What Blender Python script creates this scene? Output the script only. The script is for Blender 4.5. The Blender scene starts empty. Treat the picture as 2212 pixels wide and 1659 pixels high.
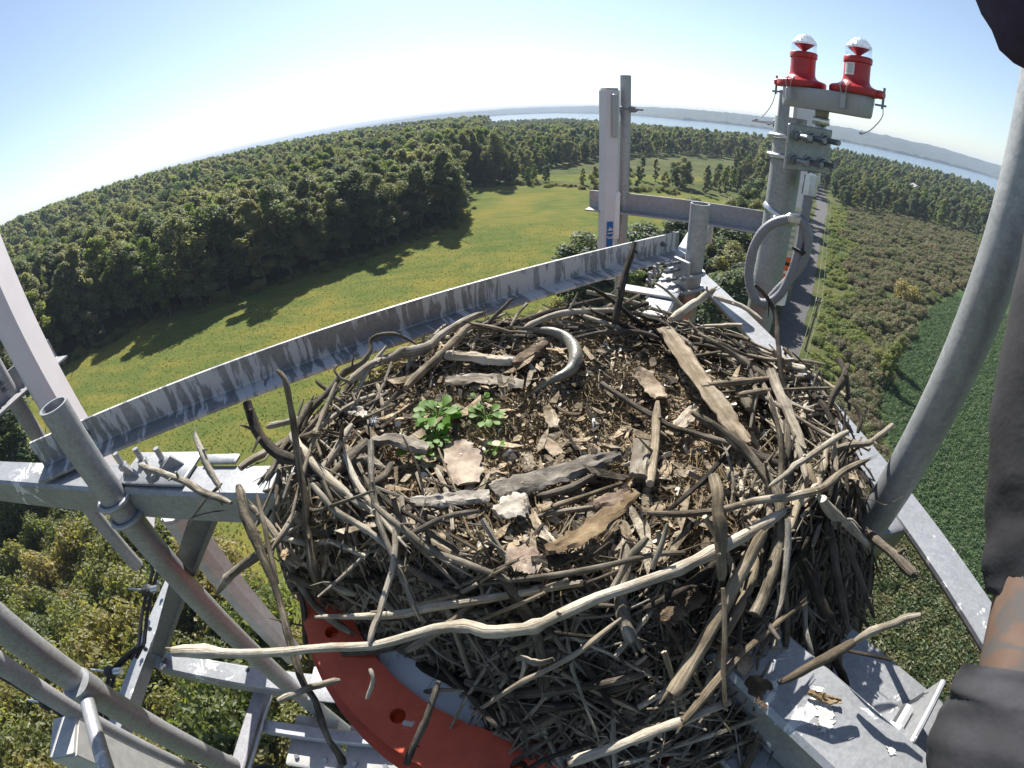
import bpy, math, random
import numpy as np
from mathutils import Vector, Matrix, noise as mnoise

random.seed(7)
rng = np.random.default_rng(7)
S = bpy.context.scene
COL = S.collection
R = math.radians

# ------------------------------------------------------------------ camera
CZ = 26.0                                   # camera height above the ground (m)
PITCH, ROLL = 0.59317932, 0.06235683
K1, K3 = 1.13069556, -0.06552244            # fisheye: theta = K1*x + K3*x^3, x = radius / half width
cam_d = bpy.data.cameras.new('camera')
cam = bpy.data.objects.new('camera', cam_d)
COL.objects.link(cam)
S.camera = cam
cam_d.type = 'PANO'
cam_d.panorama_type = 'FISHEYE_LENS_POLYNOMIAL'
cam_d.sensor_fit = 'HORIZONTAL'
cam_d.sensor_width, cam_d.sensor_height = 36.0, 27.0
cam_d.fisheye_fov = R(180)
cam_d.fisheye_polynomial_k0 = 0.0
cam_d.fisheye_polynomial_k1 = -K1 / 18.0
cam_d.fisheye_polynomial_k2 = 0.0
cam_d.fisheye_polynomial_k3 = -K3 / 18.0 ** 3
cam_d.fisheye_polynomial_k4 = 0.0
cam_d.clip_start, cam_d.clip_end = 0.02, 30000
c_, s_ = math.cos(ROLL), math.sin(ROLL)
up_c = Vector((-s_ * math.cos(PITCH), c_ * math.cos(PITCH), math.sin(PITCH)))   # world up in camera axes
fw_c = Vector((0, 0, -1))
yv = (fw_c - up_c * fw_c.dot(up_c)).normalized()
xv = yv.cross(up_c)
M3 = Matrix((xv, yv, up_c))                 # camera axes -> world
cam.matrix_world = Matrix.Translation((0, 0, CZ)) @ M3.to_4x4()


def ray(px, py):
    """direction in the world seen at a point of the photograph (2212 x 1659 units)"""
    dx, dy = px - 1106.0, 829.5 - py
    r = math.hypot(dx, dy) + 1e-9
    x = r / 1106.0
    th = K1 * x + K3 * x ** 3
    return M3 @ Vector((math.sin(th) * dx / r, math.sin(th) * dy / r, -math.cos(th)))


def at(px, py, z=None, r=None, s=None):
    """point in the world on that ray: at height z (relative to the camera), horizontal distance r or slant s"""
    d = ray(px, py)
    if z is not None: t = z / d.z
    elif r is not None: t = r / math.hypot(d.x, d.y)
    else: t = s
    return Vector((d.x * t, d.y * t, d.z * t + CZ))


# ------------------------------------------------------------------ light, sky, exposure
SUN_EL, SUN_AZ = 42.0, -8.0                  # azimuth clockwise from +Y
w = bpy.data.worlds.new('World'); S.world = w; w.use_nodes = True
wn = w.node_tree.nodes; wl = w.node_tree.links
sky = wn.new('ShaderNodeTexSky'); sky.sky_type = 'NISHITA'; sky.sun_disc = False
sky.sun_elevation = R(SUN_EL); sky.sun_rotation = R(SUN_AZ)
sky.altitude = 100; sky.air_density = 1.0; sky.dust_density = 0.35; sky.ozone_density = 3.0
hsv = wn.new('ShaderNodeHueSaturation'); hsv.inputs['Saturation'].default_value = .84
wl.new(sky.outputs[0], hsv.inputs['Color']); wl.new(hsv.outputs[0], wn['Background'].inputs[0]); wn['Background'].inputs[1].default_value = 0.070
sd = bpy.data.lights.new('sun', 'SUN'); sd.energy = 5.0; sd.angle = R(0.53); sd.color = (1.0, 0.96, 0.89)
sun = bpy.data.objects.new('sun', sd); COL.objects.link(sun)
sdir = Vector((math.sin(R(SUN_AZ)) * math.cos(R(SUN_EL)), math.cos(R(SUN_AZ)) * math.cos(R(SUN_EL)), math.sin(R(SUN_EL))))
sun.rotation_euler = sdir.to_track_quat('Z', 'Y').to_euler(); sun.location = (0, 0, 60)
S.view_settings.view_transform = 'Standard'; S.view_settings.look = 'None'
S.view_settings.gamma = 1; S.view_settings.use_curve_mapping = False
S.view_settings.exposure = 1.17
S.render.engine = 'CYCLES'
S.cycles.use_denoising = True
S.cycles.max_bounces = 8; S.cycles.diffuse_bounces = 3; S.cycles.transparent_max_bounces = 12; S.cycles.volume_bounces = 0
S.cycles.caustics_reflective = False; S.cycles.caustics_refractive = False
S.cycles.sample_clamp_indirect = 6.0

# ------------------------------------------------------------------ mesh helpers
class MB:
    def __init__(s):
        s.v, s.f, s.m, s.uv = [], [], [], []
    def add(s, vs, fs, mi=0, uvs=None):
        o = len(s.v); s.v.extend(Vector(v) for v in vs)
        for i, f in enumerate(fs):
            s.f.append(tuple(o + k for k in f)); s.m.append(mi)
            s.uv.append(uvs[i] if uvs else [(vs[k][0], vs[k][1]) for k in f])
        return o
    def box(s, c, size, axes=None, mi=0, bev=0.0):
        c = Vector(c); ax = axes or (Vector((1, 0, 0)), Vector((0, 1, 0)), Vector((0, 0, 1)))
        hx, hy, hz = [a / 2 for a in size]
        b = min(bev, hx * .9, hy * .9, hz * .9)
        if b <= 0:
            P = [c + ax[0] * hx * i + ax[1] * hy * j + ax[2] * hz * k for i in (-1, 1) for j in (-1, 1) for k in (-1, 1)]
            s.add(P, [(0, 1, 3, 2), (4, 6, 7, 5), (0, 4, 5, 1), (2, 3, 7, 6), (0, 2, 6, 4), (1, 5, 7, 3)], mi)
        else:   # chamfered outline, swept in z with inset ends
            ring = [(-hx + b, -hy), (hx - b, -hy), (hx, -hy + b), (hx, hy - b), (hx - b, hy), (-hx + b, hy), (-hx, hy - b), (-hx, -hy + b)]
            P = []
            for zz, ins in ((-hz, b), (-hz + b, 0), (hz - b, 0), (hz, b)):
                for (x, y) in ring:
                    sx = (hx - ins) / hx; sy = (hy - ins) / hy
                    P.append(c + ax[0] * x * sx + ax[1] * y * sy + ax[2] * zz)
            F = []
            for l in range(3):
                for k in range(8):
                    F.append((l * 8 + k, l * 8 + (k + 1) % 8, l * 8 + 8 + (k + 1) % 8, l * 8 + 8 + k))
            F.append(tuple(range(7, -1, -1))); F.append(tuple(range(24, 32)))
            s.add(P, F, mi)
    def tube(s, path, rad, n=8, caps=True, mi=0, jit=0.0, flat=1.0, side=None, roundend=False, open_in=0.0):
        path = [Vector(p) for p in path]; m = len(path)
        rad = [rad] * m if not hasattr(rad, '__len__') else list(rad)
        t0 = (path[1] - path[0]).normalized()
        a = side.copy() if side is not None else (Vector((0, 0, 1)) if abs(t0.z) < .9 else Vector((1, 0, 0)))
        V, L, acc = [], [], 0.0
        for i, p in enumerate(path):
            t = (path[min(i + 1, m - 1)] - path[max(i - 1, 0)]).normalized()
            a = (a - t * a.dot(t))
            a = a.normalized() if a.length > 1e-6 else t.orthogonal().normalized()
            b = t.cross(a)
            if i: acc += (path[i] - path[i - 1]).length
            L.append(acc)
            for k in range(n):
                q = 2 * math.pi * k / n
                rr = rad[i] * (1 + (random.uniform(-jit, jit) if jit else 0))
                V.append(p + a * (rr * math.cos(q)) + b * (rr * flat * math.sin(q)))
        F, U = [], []
        for i in range(m - 1):
            for k in range(n):
                k2 = (k + 1) % n
                F.append((i * n + k, i * n + k2, (i + 1) * n + k2, (i + 1) * n + k))
                U.append([(k / n, L[i]), ((k + 1) / n, L[i]), ((k + 1) / n, L[i + 1]), (k / n, L[i + 1])])
        if caps:
            F.append(tuple(range(n - 1, -1, -1))); U.append([(.5, -.02)] * n)
            if open_in > 0:     # open pipe mouth: a rim and a bore
                o = (m - 1) * n; t = (path[-1] - path[-2]).normalized()
                b1 = len(V); V.extend([path[-1] + (V[o + k] - path[-1]) * (1 - open_in / rad[-1]) for k in range(n)])
                b2 = len(V); V.extend([V[b1 + k] - t * rad[-1] * 6 for k in range(n)])
                for k in range(n):
                    k2 = (k + 1) % n
                    F.append((o + k, o + k2, b1 + k2, b1 + k)); U.append([(k / n, L[-1])] * 4)
                    F.append((b1 + k, b1 + k2, b2 + k2, b2 + k)); U.append([(k / n, L[-1])] * 4)
                F.append(tuple(b2 + k for k in range(n))); U.append([(.5, L[-1])] * n)
            else:
                F.append(tuple((m - 1) * n + k for k in range(n))); U.append([(.5, L[-1] + .02)] * n)
        s.add(V, F, mi, U)
    def sweep(s, p0, p1, prof, upv, mi=0, closed=True):
        """extrude a 2-d outline (side, up) from p0 to p1"""
        p0, p1 = Vector(p0), Vector(p1); t = (p1 - p0).normalized(); L = (p1 - p0).length
        u = (Vector(upv) - t * Vector(upv).dot(t)).normalized(); sd_ = t.cross(u)
        n = len(prof); V = [p0 + sd_ * a + u * b for a, b in prof] + [p1 + sd_ * a + u * b for a, b in prof]
        per = [0]
        for k in range(n):
            q, q2 = prof[k], prof[(k + 1) % n]; per.append(per[-1] + math.hypot(q2[0] - q[0], q2[1] - q[1]))
        F, U = [], []
        for k in range(n):
            k2 = (k + 1) % n
            F.append((k, n + k, n + k2, k2)); U.append([(0, per[k]), (L, per[k]), (L, per[k + 1]), (0, per[k + 1])])
        F.append(tuple(range(n))); U.append([(0, 0)] * n)
        F.append(tuple(range(2 * n - 1, n - 1, -1))); U.append([(L, 0)] * n)
        s.add(V, F, mi, U)
    def lathe(s, c, prof, n=24, axis=None, mi=0, caps=True):
        """prof: list of (radius, height) along the axis"""
        c = Vector(c); t = Vector(axis or (0, 0, 1)).normalized(); a = t.orthogonal().normalized(); b = t.cross(a)
        V, F, U = [], [], []
        for (r, h) in prof:
            for k in range(n):
                q = 2 * math.pi * k / n; V.append(c + t * h + (a * math.cos(q) + b * math.sin(q)) * r)
        for i in range(len(prof) - 1):
            for k in range(n):
                k2 = (k + 1) % n; F.append((i * n + k, i * n + k2, (i + 1) * n + k2, (i + 1) * n + k))
                U.append([(k / n, prof[i][1]), ((k + 1) / n, prof[i][1]), ((k + 1) / n, prof[i + 1][1]), (k / n, prof[i + 1][1])])
        if caps:
            F.append(tuple(range(n - 1, -1, -1))); U.append([(0, 0)] * n)
            F.append(tuple((len(prof) - 1) * n + k for k in range(n))); U.append([(0, 0)] * n)
        s.add(V, F, mi, U)
    def hexbolt(s, c, axis, r, h, mi=0, stud=0.0, sr=None):
        axis = Vector(axis).normalized(); c = Vector(c)
        s.tube([c, c + axis * h], r, 6, True, mi)
        if stud: s.tube([c + axis * h * .5, c + axis * (h + stud)], sr or r * .55, 8, True, mi)
    def mesh(s, name, mats, smooth=True, origin=None, sharp=38):
        me = bpy.data.meshes.new(name)
        o = origin or Vector((0, 0, 0))
        me.from_pydata([v - o for v in s.v], [], s.f)
        for m in (mats if isinstance(mats, (list, tuple)) else [mats]): me.materials.append(m)
        me.polygons.foreach_set('material_index', s.m)
        ul = me.uv_layers.new(name='UVMap')
        flat = [c for f in s.uv for p in f for c in (p[0], p[1])]
        ul.data.foreach_set('uv', flat)
        if smooth:
            me.polygons.foreach_set('use_smooth', [True] * len(me.polygons))
            me.set_sharp_from_angle(angle=R(sharp))
        me.update()
        return me


def link(name, me, parent=None, loc=None):
    o = bpy.data.objects.new(name, me); COL.objects.link(o)
    if parent is not None: o.parent = parent
    if loc is not None: o.location = loc
    return o


def wloc(o):
    l = Vector((0, 0, 0))
    while o is not None:
        l += o.location; o = o.parent
    return l


def part(name, mb, mat, parent, smooth=True, label=None, sharp=38):
    o = link(name, mb.mesh(name, mat, smooth, wloc(parent), sharp), parent)
    if label: o['label'] = label
    return o


def tag(o, label, cat, group=None):
    o['label'] = label; o['category'] = cat
    if group: o['group'] = group
    return o


def thing(name, loc, label, cat, group=None):
    o = bpy.data.objects.new(name, None); COL.objects.link(o); o.location = loc
    o.empty_display_size = .1
    return tag(o, label, cat, group)


def solo(name, mb, mat, label, cat, group=None, smooth=True, origin=None):
    org = Vector(origin) if origin is not None else sum(mb.v, Vector()) / len(mb.v)
    o = link(name, mb.mesh(name, mat, smooth, org), None, org)
    return tag(o, label, cat, group)


def dup(root, loc, rotz=0, scale=1.0, label=None, cat=None, group=None):
    r = root.copy(); COL.objects.link(r); r.location = loc; r.rotation_euler = (0, 0, rotz)
    r.scale = scale if hasattr(scale, '__len__') else (scale,) * 3
    if label: r['label'] = label
    if cat: r['category'] = cat
    if group: r['group'] = group
    for ch in list(root.children):
        c = ch.copy(); COL.objects.link(c); c.parent = r
        for g in ch.children:
            d = g.copy(); COL.objects.link(d); d.parent = c
    return r


def structure(o): o['kind'] = 'structure'; return o
def stuff(o): o['kind'] = 'stuff'; return o

# ------------------------------------------------------------------ materials
class NT:
    def __init__(s, name):
        s.mat = bpy.data.materials.new(name); s.mat.use_nodes = True
        s.n = s.mat.node_tree.nodes; s.l = s.mat.node_tree.links
        s.b = s.n['Principled BSDF']; s.out = s.n['Material Output']
        s.tc = s.n.new('ShaderNodeTexCoord')
    def map(s, kind='Object', scale=(1, 1, 1)):
        m = s.n.new('ShaderNodeMapping'); m.inputs['Scale'].default_value = scale
        s.l.new(s.tc.outputs[kind], m.inputs['Vector']); return m.outputs[0]
    def noise(s, vec, scale, detail=4, rough=.55, dist=0):
        t = s.n.new('ShaderNodeTexNoise'); t.inputs['Scale'].default_value = scale
        t.inputs['Detail'].default_value = detail; t.inputs['Roughness'].default_value = rough
        t.inputs['Distortion'].default_value = dist
        if vec is not None: s.l.new(vec, t.inputs['Vector'])
        return t.outputs['Fac']
    def vor(s, vec, scale, out='Distance', feature='F1'):
        t = s.n.new('ShaderNodeTexVoronoi'); t.inputs['Scale'].default_value = scale; t.feature = feature
        if vec is not None: s.l.new(vec, t.inputs['Vector'])
        return t.outputs[out]
    def ramp(s, fac, stops):
        r = s.n.new('ShaderNodeValToRGB'); e = r.color_ramp.elements
        while len(e) < len(stops): e.new(.5)
        for i, (p, c) in enumerate(stops):
            e[i].position = p; e[i].color = (*c, 1) if hasattr(c, '__len__') else (c, c, c, 1)
        s.l.new(fac, r.inputs[0]); return r.outputs[0]
    def mix(s, fac, a, b, mode='MIX'):
        m = s.n.new('ShaderNodeMix'); m.data_type = 'RGBA'; m.blend_type = mode
        for sock, v in ((m.inputs[0], fac), (m.inputs[6], a), (m.inputs[7], b)):
            if hasattr(v, 'links') or hasattr(v, 'is_linked'): s.l.new(v, sock)
            elif hasattr(v, '__len__'): sock.default_value = (*v, 1)
            else: sock.default_value = v
        return m.outputs[2]
    def math(s, op, a, b=0.0):
        m = s.n.new('ShaderNodeMath'); m.operation = op
        for sock, v in ((m.inputs[0], a), (m.inputs[1], b)):
            if hasattr(v, 'is_linked'): s.l.new(v, sock)
            else: sock.default_value = v
        return m.outputs[0]
    def rnd(s):
        return s.n.new('ShaderNodeObjectInfo').outputs['Random']
    def bump(s, h, strength=.4, dist=.01):
        b = s.n.new('ShaderNodeBump'); b.inputs['Strength'].default_value = strength; b.inputs['Distance'].default_value = dist
        s.l.new(h, b.inputs['Height']); s.l.new(b.outputs[0], s.b.inputs['Normal']); return b.outputs[0]
    def col(s, c):
        if hasattr(c, 'is_linked'): s.l.new(c, s.b.inputs['Base Color'])
        else: s.b.inputs['Base Color'].default_value = (*c, 1)
    def set(s, **k):
        for a, v in k.items():
            s.b.inputs[a.replace('_', ' ')].default_value = v
        return s


def galv(name, base=.40, tint=(.96, 1.0, 1.06), drop=0.0, streak=0.0, rough=.5, metal=.45, rust=0.0):
    t = NT(name); o = t.map('Object')
    n1 = t.noise(o, 7, 5, .6); v = t.vor(o, 95, 'Color')
    g = t.ramp(n1, [(.3, tuple(base * .72 * k for k in tint)), (.55, tuple(base * k for k in tint)), (.75, tuple(base * 1.22 * k for k in tint))])
    sp = t.n.new('ShaderNodeSeparateColor'); t.l.new(v, sp.inputs[0])
    c = t.mix(.26, g, t.ramp(sp.outputs[0], [(0, base * .55), (1, base * 1.4)]))
    fine = t.noise(o, 160, 3)
    c = t.mix(.25, c, t.ramp(fine, [(.35, base * .6), (.65, base * 1.25)]))
    ro = None
    if drop or streak:
        if streak:
            uv = t.map('UV', (34, 5, 1)); uv2 = t.map('UV', (1.9, 3, 1))
            a = t.noise(uv, 1.0, 6, .62, .4); b = t.noise(uv2, 1.0, 2)
            msk = t.ramp(t.math('ADD', t.math('MULTIPLY', a, 1.0), t.math('MULTIPLY', b, .60)), [(.875 - streak * .1, 0.0), (.915 - streak * .1, 1.0)])
        else:
            a = t.noise(o, 9, 7, .68, .8); b = t.noise(o, 2.0, 2)
            msk = t.ramp(t.math('ADD', a, t.math('MULTIPLY', b, .5)), [(1.00 - drop * .12, 0.0), (1.02 - drop * .12, 1.0)])
        c = t.mix(msk, c, (.50, .49, .48) if streak else (.62, .61, .58)); ro = msk
    if rust:
        rm = t.ramp(t.noise(o, 11, 6, .7), [(.70, 0.0), (.76, 1.0)])
        c = t.mix(rm, c, (.22, .13, .08))
    t.col(c); t.set(Roughness=rough, Metallic=metal)
    if ro is not None:
        mm = t.math('MULTIPLY', t.math('SUBTRACT', 1.0, ro), metal); t.l.new(mm, t.b.inputs['Metallic'])
        t.l.new(t.math('ADD', t.math('MULTIPLY', ro, .4), rough), t.b.inputs['Roughness'])
    t.bump(t.mix(.5, n1, fine), .12, .004)
    return t.mat


def plain(name, c, rough=.6, metal=0.0, nscale=20, var=.18, bump=.1, bdist=.004):
    t = NT(name); o = t.map('Object'); n = t.noise(o, nscale, 5, .6)
    t.col(t.ramp(n, [(.3, tuple(k * (1 - var) for k in c)), (.7, tuple(min(1, k * (1 + var)) for k in c))]))
    t.set(Roughness=rough, Metallic=metal)
    if bump: t.bump(n, bump, bdist)
    return t.mat


def wood(name, ramp_cols, rough=.85, bumpd=.004, along=9, around=14, dark=.0):
    """bark or bare wood with the grain running along the stick (UV v)"""
    t = NT(name); uv = t.map('UV', (around, along, 1)); o = t.map('Object')
    g = t.noise(uv, 1.0, 6, .65, .6); p = t.noise(o, 24, 5, .6)
    big = t.noise(o, 6, 2)
    f = t.math('ADD', t.math('MULTIPLY', g, .55), t.math('MULTIPLY', p, .45))
    f = t.math('ADD', f, t.math('MULTIPLY', t.math('SUBTRACT', t.rnd(), .5), .24))
    f = t.math('ADD', f, t.math('MULTIPLY', t.math('SUBTRACT', big, .5), .35))
    n = len(ramp_cols)
    t.col(t.ramp(f, [(.36 + .29 * i / (n - 1), c) for i, c in enumerate(ramp_cols)]))
    t.set(Roughness=rough); t.b.inputs['Specular IOR Level'].default_value = .2
    t.bump(t.math('ADD', t.math('MULTIPLY', g, .8), t.math('MULTIPLY', p, .5)), 1.0, bumpd * 1.6)
    return t.mat


def leafmat(name, stops, trans=.58, rough=.55, obj=True, gloss=.04):
    """leaf surface: reflects and lets light through; colour varies from plant to plant and clump to clump"""
    t = NT(name); t.n.remove(t.b)
    geo = t.n.new('ShaderNodeNewGeometry')
    f = t.rnd()
    f2 = t.noise(t.map('Object'), .45, 3)
    f = t.math('ADD', t.math('MULTIPLY', f, .75), t.math('MULTIPLY', t.math('SUBTRACT', f2, .35), .8))
    f = t.math('ADD', f, t.math('MULTIPLY', t.math('SUBTRACT', geo.outputs['Random Per Island'], .5), .35))
    c = t.ramp(f, stops)
    d = t.n.new('ShaderNodeBsdfDiffuse'); tr = t.n.new('ShaderNodeBsdfTranslucent'); gl = t.n.new('ShaderNodeBsdfGlossy')
    gl.inputs['Roughness'].default_value = rough
    t.l.new(c, d.inputs[0])
    hs = t.n.new('ShaderNodeHueSaturation'); hs.inputs['Value'].default_value = 2.2; hs.inputs['Saturation'].default_value = 1.05
    t.l.new(c, hs.inputs['Color']); t.l.new(hs.outputs[0], tr.inputs[0])
    m = t.n.new('ShaderNodeMixShader'); m.inputs[0].default_value = trans
    t.l.new(d.outputs[0], m.inputs[1]); t.l.new(tr.outputs[0], m.inputs[2])
    m2 = t.n.new('ShaderNodeMixShader'); m2.inputs[0].default_value = gloss
    t.l.new(m.outputs[0], m2.inputs[1]); t.l.new(gl.outputs[0], m2.inputs[2])
    t.l.new(m2.outputs[0], t.out.inputs[0])
    return t.mat


G_ARM = galv('galvanised_dropped', .34, drop=.8)
G_BEAM = galv('galvanised_streaked', .26, streak=.95)
G_PIPE = galv('galvanised_pipe', .36, drop=.25, rust=.3)
G_BIG = galv('galvanised_pipe_wide', .34, (.94, 1.0, 1.04), drop=.35, rust=.5)
G_POLE = galv('galvanised_pole', .33, (.93, 1.0, 1.0), rough=.55)
G_DULL = galv('galvanised_dull', .33, (1.0, .98, 1.04), rough=.6, metal=.3)
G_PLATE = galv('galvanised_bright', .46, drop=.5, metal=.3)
STEEL = plain('stainless_steel', (.55, .55, .56), .3, .9, 60, .1, .05)
BOLT = plain('dull_bolt_steel', (.22, .23, .25), .45, .7, 60, .2, .1)
HAZE = 0.00024

# ================================================================== TERRAIN
def smooth(a, b, x):
    t = min(1, max(0, (x - a) / (b - a))); return t * t * (3 - 2 * t)


def shore(az):          # distance of the near lake shore for an azimuth in degrees
    return float(np.interp(az, [-80, -50, -25, -12, 8, 20, 34, 46, 60, 80], [1500, 1400, 1150, 880, 960, 660, 610, 610, 640, 640]))


def farshore(az):
    return float(np.interp(az, [-90, -22, -12, -4, 7, 14, 22, 34, 46, 55, 90], [6200, 6000, 3500, 3300, 3600, 2700, 1950, 1850, 1900, 2250, 2600]))


def hgt(x, y):
    r = math.hypot(x, y); az = math.degrees(math.atan2(x, y))
    h = 14 * math.exp(-(((x + 420) / 170) ** 2 + ((y - 250) / 190) ** 2) / 2) * smooth(190, 330, r)
    if r > 300:
        h += 1.5 * math.sin(x / 170.0) * math.sin(y / 140.0) * smooth(300, 500, r)
    if y > 0:
        sr = shore(az)
        h -= 11 * smooth(sr - 150, sr, r)
    return h


def polar_grid(radii, az0, az1, n, hf):
    V, F = [], []
    full = abs(az1 - az0) >= 359.9
    cols = n if full else n + 1
    for r in radii:
        for k in range(cols):
            a = R(az0 + (az1 - az0) * k / n); x, y = r * math.sin(a), r * math.cos(a)
            V.append((x, y, hf(x, y, r, math.degrees(a))))
    for i in range(len(radii) - 1):
        for k in range(n):
            k2 = (k + 1) % cols
            F.append((i * cols + k, i * cols + k2, (i + 1) * cols + k2, (i + 1) * cols + k)[::-1])
    return V, F


def raw(name, V, F, mat, smoothf=True, uv=None):
    me = bpy.data.meshes.new(name); me.from_pydata(V, [], F); me.materials.append(mat)
    if smoothf: me.polygons.foreach_set('use_smooth', [True] * len(me.polygons))
    me.update(); return link(name, me)


def ground_mat():
    t = NT('weedy_ground'); o = t.map('Object')
    a = t.noise(o, .09, 5, .6); b = t.noise(o, 1.7, 5, .7)
    c = t.ramp(t.math('ADD', t.math('MULTIPLY', a, .55), t.math('MULTIPLY', b, .45)),
               [(.30, (.030, .036, .014)), (.47, (.060, .078, .026)), (.56, (.095, .098, .040)), (.70, (.15, .12, .062))])
    t.col(c); t.set(Roughness=1); t.b.inputs['Specular IOR Level'].default_value = .05; t.bump(b, .8, .3); return t.mat


def meadow_mat():
    t = NT('meadow_grass'); o = t.map('Object'); o2 = t.map('Object', (.5, 1.6, 1))
    a = t.noise(o, .06, 5, .66, .5); st = t.noise(o2, .22, 5, .66, .8); b = t.noise(o, 2.6, 5, .75); f = t.noise(o, 9, 3, .7)
    k = t.math('ADD', t.math('ADD', t.math('MULTIPLY', a, .42), t.math('MULTIPLY', st, .36)), t.math('MULTIPLY', b, .30))
    c = t.ramp(k, [(.39, (.046, .084, .022)), (.48, (.080, .108, .028)), (.535, (.122, .128, .032)), (.595, (.19, .158, .036)), (.70, (.24, .18, .045))])
    c = t.mix(.35, c, t.ramp(f, [(.3, (.045, .075, .020)), (.7, (.145, .155, .048))]))
    t.col(c); t.set(Roughness=1); t.b.inputs['Specular IOR Level'].default_value = .03; t.bump(t.math('ADD', b, f), .7, .10); return t.mat


def crop_mat():
    t = NT('crop_leaves'); o = t.map('Object'); b = t.noise(o, 2.2, 5, .7); a = t.noise(o, .1, 3)
    t.col(t.ramp(t.math('ADD', t.math('MULTIPLY', b, .6), t.math('MULTIPLY', a, .4)), [(.35, (.034, .064, .022)), (.55, (.052, .088, .032)), (.7, (.072, .108, .042))]))
    t.set(Roughness=1); t.b.inputs['Specular IOR Level'].default_value = .05; t.bump(b, .8, .3); return t.mat


def lane_mat():
    t = NT('lane_gravel'); o = t.map('Object'); n = t.noise(o, 1.1, 5, .65); f = t.noise(o, 14, 3)
    t.col(t.ramp(t.math('ADD', t.math('MULTIPLY', n, .5), t.math('MULTIPLY', f, .5)), [(.35, (.05, .047, .05)), (.55, (.085, .079, .078)), (.7, (.135, .122, .112))]))
    t.set(Roughness=.95); t.bump(f, .5, .05); return t.mat


def water_mat():
    t = NT('lake_water'); o = t.map('Object'); n = t.noise(o, .08, 4, .6); n2 = t.noise(o, .9, 3, .6)
    t.col((.035, .075, .125)); t.set(Roughness=.16); t.b.inputs['IOR'].default_value = 1.33
    t.bump(t.math('ADD', n, t.math('MULTIPLY', n2, .3)), .35, .8); return t.mat


def hill_mat():
    t = NT('far_wooded_hill'); o = t.map('Object'); a = t.noise(o, .03, 5, .7); b = t.noise(o, .004, 3)
    t.col(t.ramp(t.math('ADD', t.math('MULTIPLY', a, .7), t.math('MULTIPLY', b, .3)), [(.35, (.012, .022, .013)), (.55, (.026, .038, .020)), (.7, (.050, .060, .032))]))
    t.set(Roughness=1); t.bump(a, .9, 8); return t.mat


radii = [0, 12, 25, 40, 60, 90, 130, 180, 240, 300, 370, 440, 520, 600, 680, 760, 840, 900, 950, 1000, 1060, 1130, 1250, 1400, 1600, 2000, 3000, 4100, 4300, 4600, 6000, 9000, 14000]
V, F = polar_grid(radii, 0, 360, 180, lambda x, y, r, a: hgt(x, y))
structure(raw('ground', V, F, ground_mat()))
V, F = polar_grid([560, 900, 1400, 2200, 3200, 4700, 7000], -82, 84, 60, lambda x, y, r, a: -6.0)
structure(raw('lake_water', V, F, water_mat()))


def hillz(x, y, k, az):
    cr = float(np.interp(az, [-90, -45, -25, -10, 5, 15, 23, 34, 46, 55, 90], [10, 11, 15, 30, 44, 46, 42, 44, 50, 52, 46]))
    v = Vector((x, y, 0))
    cr *= 1 + .16 * mnoise.noise(v / 700) + .08 * mnoise.noise(v / 200)
    z = -7.5 + (10 + 5 * mnoise.noise(v / 40)) * smooth(1.0, 1.006, k) + (cr - 1) * smooth(1.0, 1.33, k)
    z += 2.4 * mnoise.noise(v / 13) + 2.2 * mnoise.noise(v / 34)
    return z - 60 * smooth(1.5, 1.65, k)


ks = [.997, 1.0, 1.003, 1.006, 1.01] + list(np.linspace(1.02, 1.36, 26)) + [1.42, 1.5, 1.65]
V, F = [], []; NA_ = 1500
for k in ks:
    for i in range(NA_ + 1):
        az = -89 + 178 * i / NA_; r = k * farshore(az); x, y = r * math.sin(R(az)), r * math.cos(R(az)); V.append((x, y, hillz(x, y, k, az)))
for j in range(len(ks) - 1):
    for i in range(NA_): F.append((j * (NA_ + 1) + i, (j + 1) * (NA_ + 1) + i, (j + 1) * (NA_ + 1) + i + 1, j * (NA_ + 1) + i + 1))
structure(raw('far_hills', V, F, hill_mat()))


def inpoly(P, x, y):
    c = False; n = len(P); j = n - 1
    for i in range(n):
        xi, yi = P[i]; xj, yj = P[j]
        if (yi > y) != (yj > y) and x < (xj - xi) * (y - yi) / (yj - yi) + xi: c = not c
        j = i
    return c


def wiggle(P, step, amp, seed):
    out = []; n = len(P)
    for i in range(n):
        a, b = Vector((*P[i], 0)), Vector((*P[(i + 1) % n], 0)); m = max(1, int((b - a).length / step))
        nr = (b - a).normalized().cross(Vector((0, 0, 1)))
        for k in range(m):
            p = a.lerp(b, k / m); q = p + nr * amp * mnoise.noise(p / 7 + Vector((seed, 0, 0)))
            out.append((q.x, q.y))
    return out


MEADOW = [(-120, 22), (-100, 34), (-86, 40), (-83, 54), (-72, 68), (-54, 73), (-32, 85), (-23, 94), (-11, 111), (-13, 168), (11, 161), (33, 147), (60, 143), (80, 130), (62, 106), (40, 82), (24, 68), (9, 60), (3, 46), (15, 22), (-10, 9), (-24, 18), (-40, 23), (-62, 22), (-80, 20)]
FARFIELD = [(10, 174), (14, 192), (46, 228), (76, 252), (150, 272), (168, 262), (152, 232), (112, 194), (78, 170), (52, 160), (32, 160)]
SCRUB = [(23, 18), (28, 30), (40, 46), (51, 59), (85, 101), (112, 134), (138, 133), (176, 121), (150, 92), (119, 74), (72, 54), (57, 43), (43, 34), (37, 28), (30, 16)]
CROP = [(176, 118), (150, 91), (119, 73), (72, 53), (57, 42.5), (43, 33.5), (37, 27), (31.5, 14), (33, 4), (36, -40), (280, -40), (280, 70)]
GRASS = [(-16, 8), (15, 21), (24, 30), (27, 30), (23, 18), (30, 16), (31, 14), (33, 5), (36, -40), (-20, -40)]
LOWLEFT = [(-80, 19), (-62, 21), (-40, 22), (-24, 17), (-10, 8), (-16, -40), (-130, -40), (-125, 10)]
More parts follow.
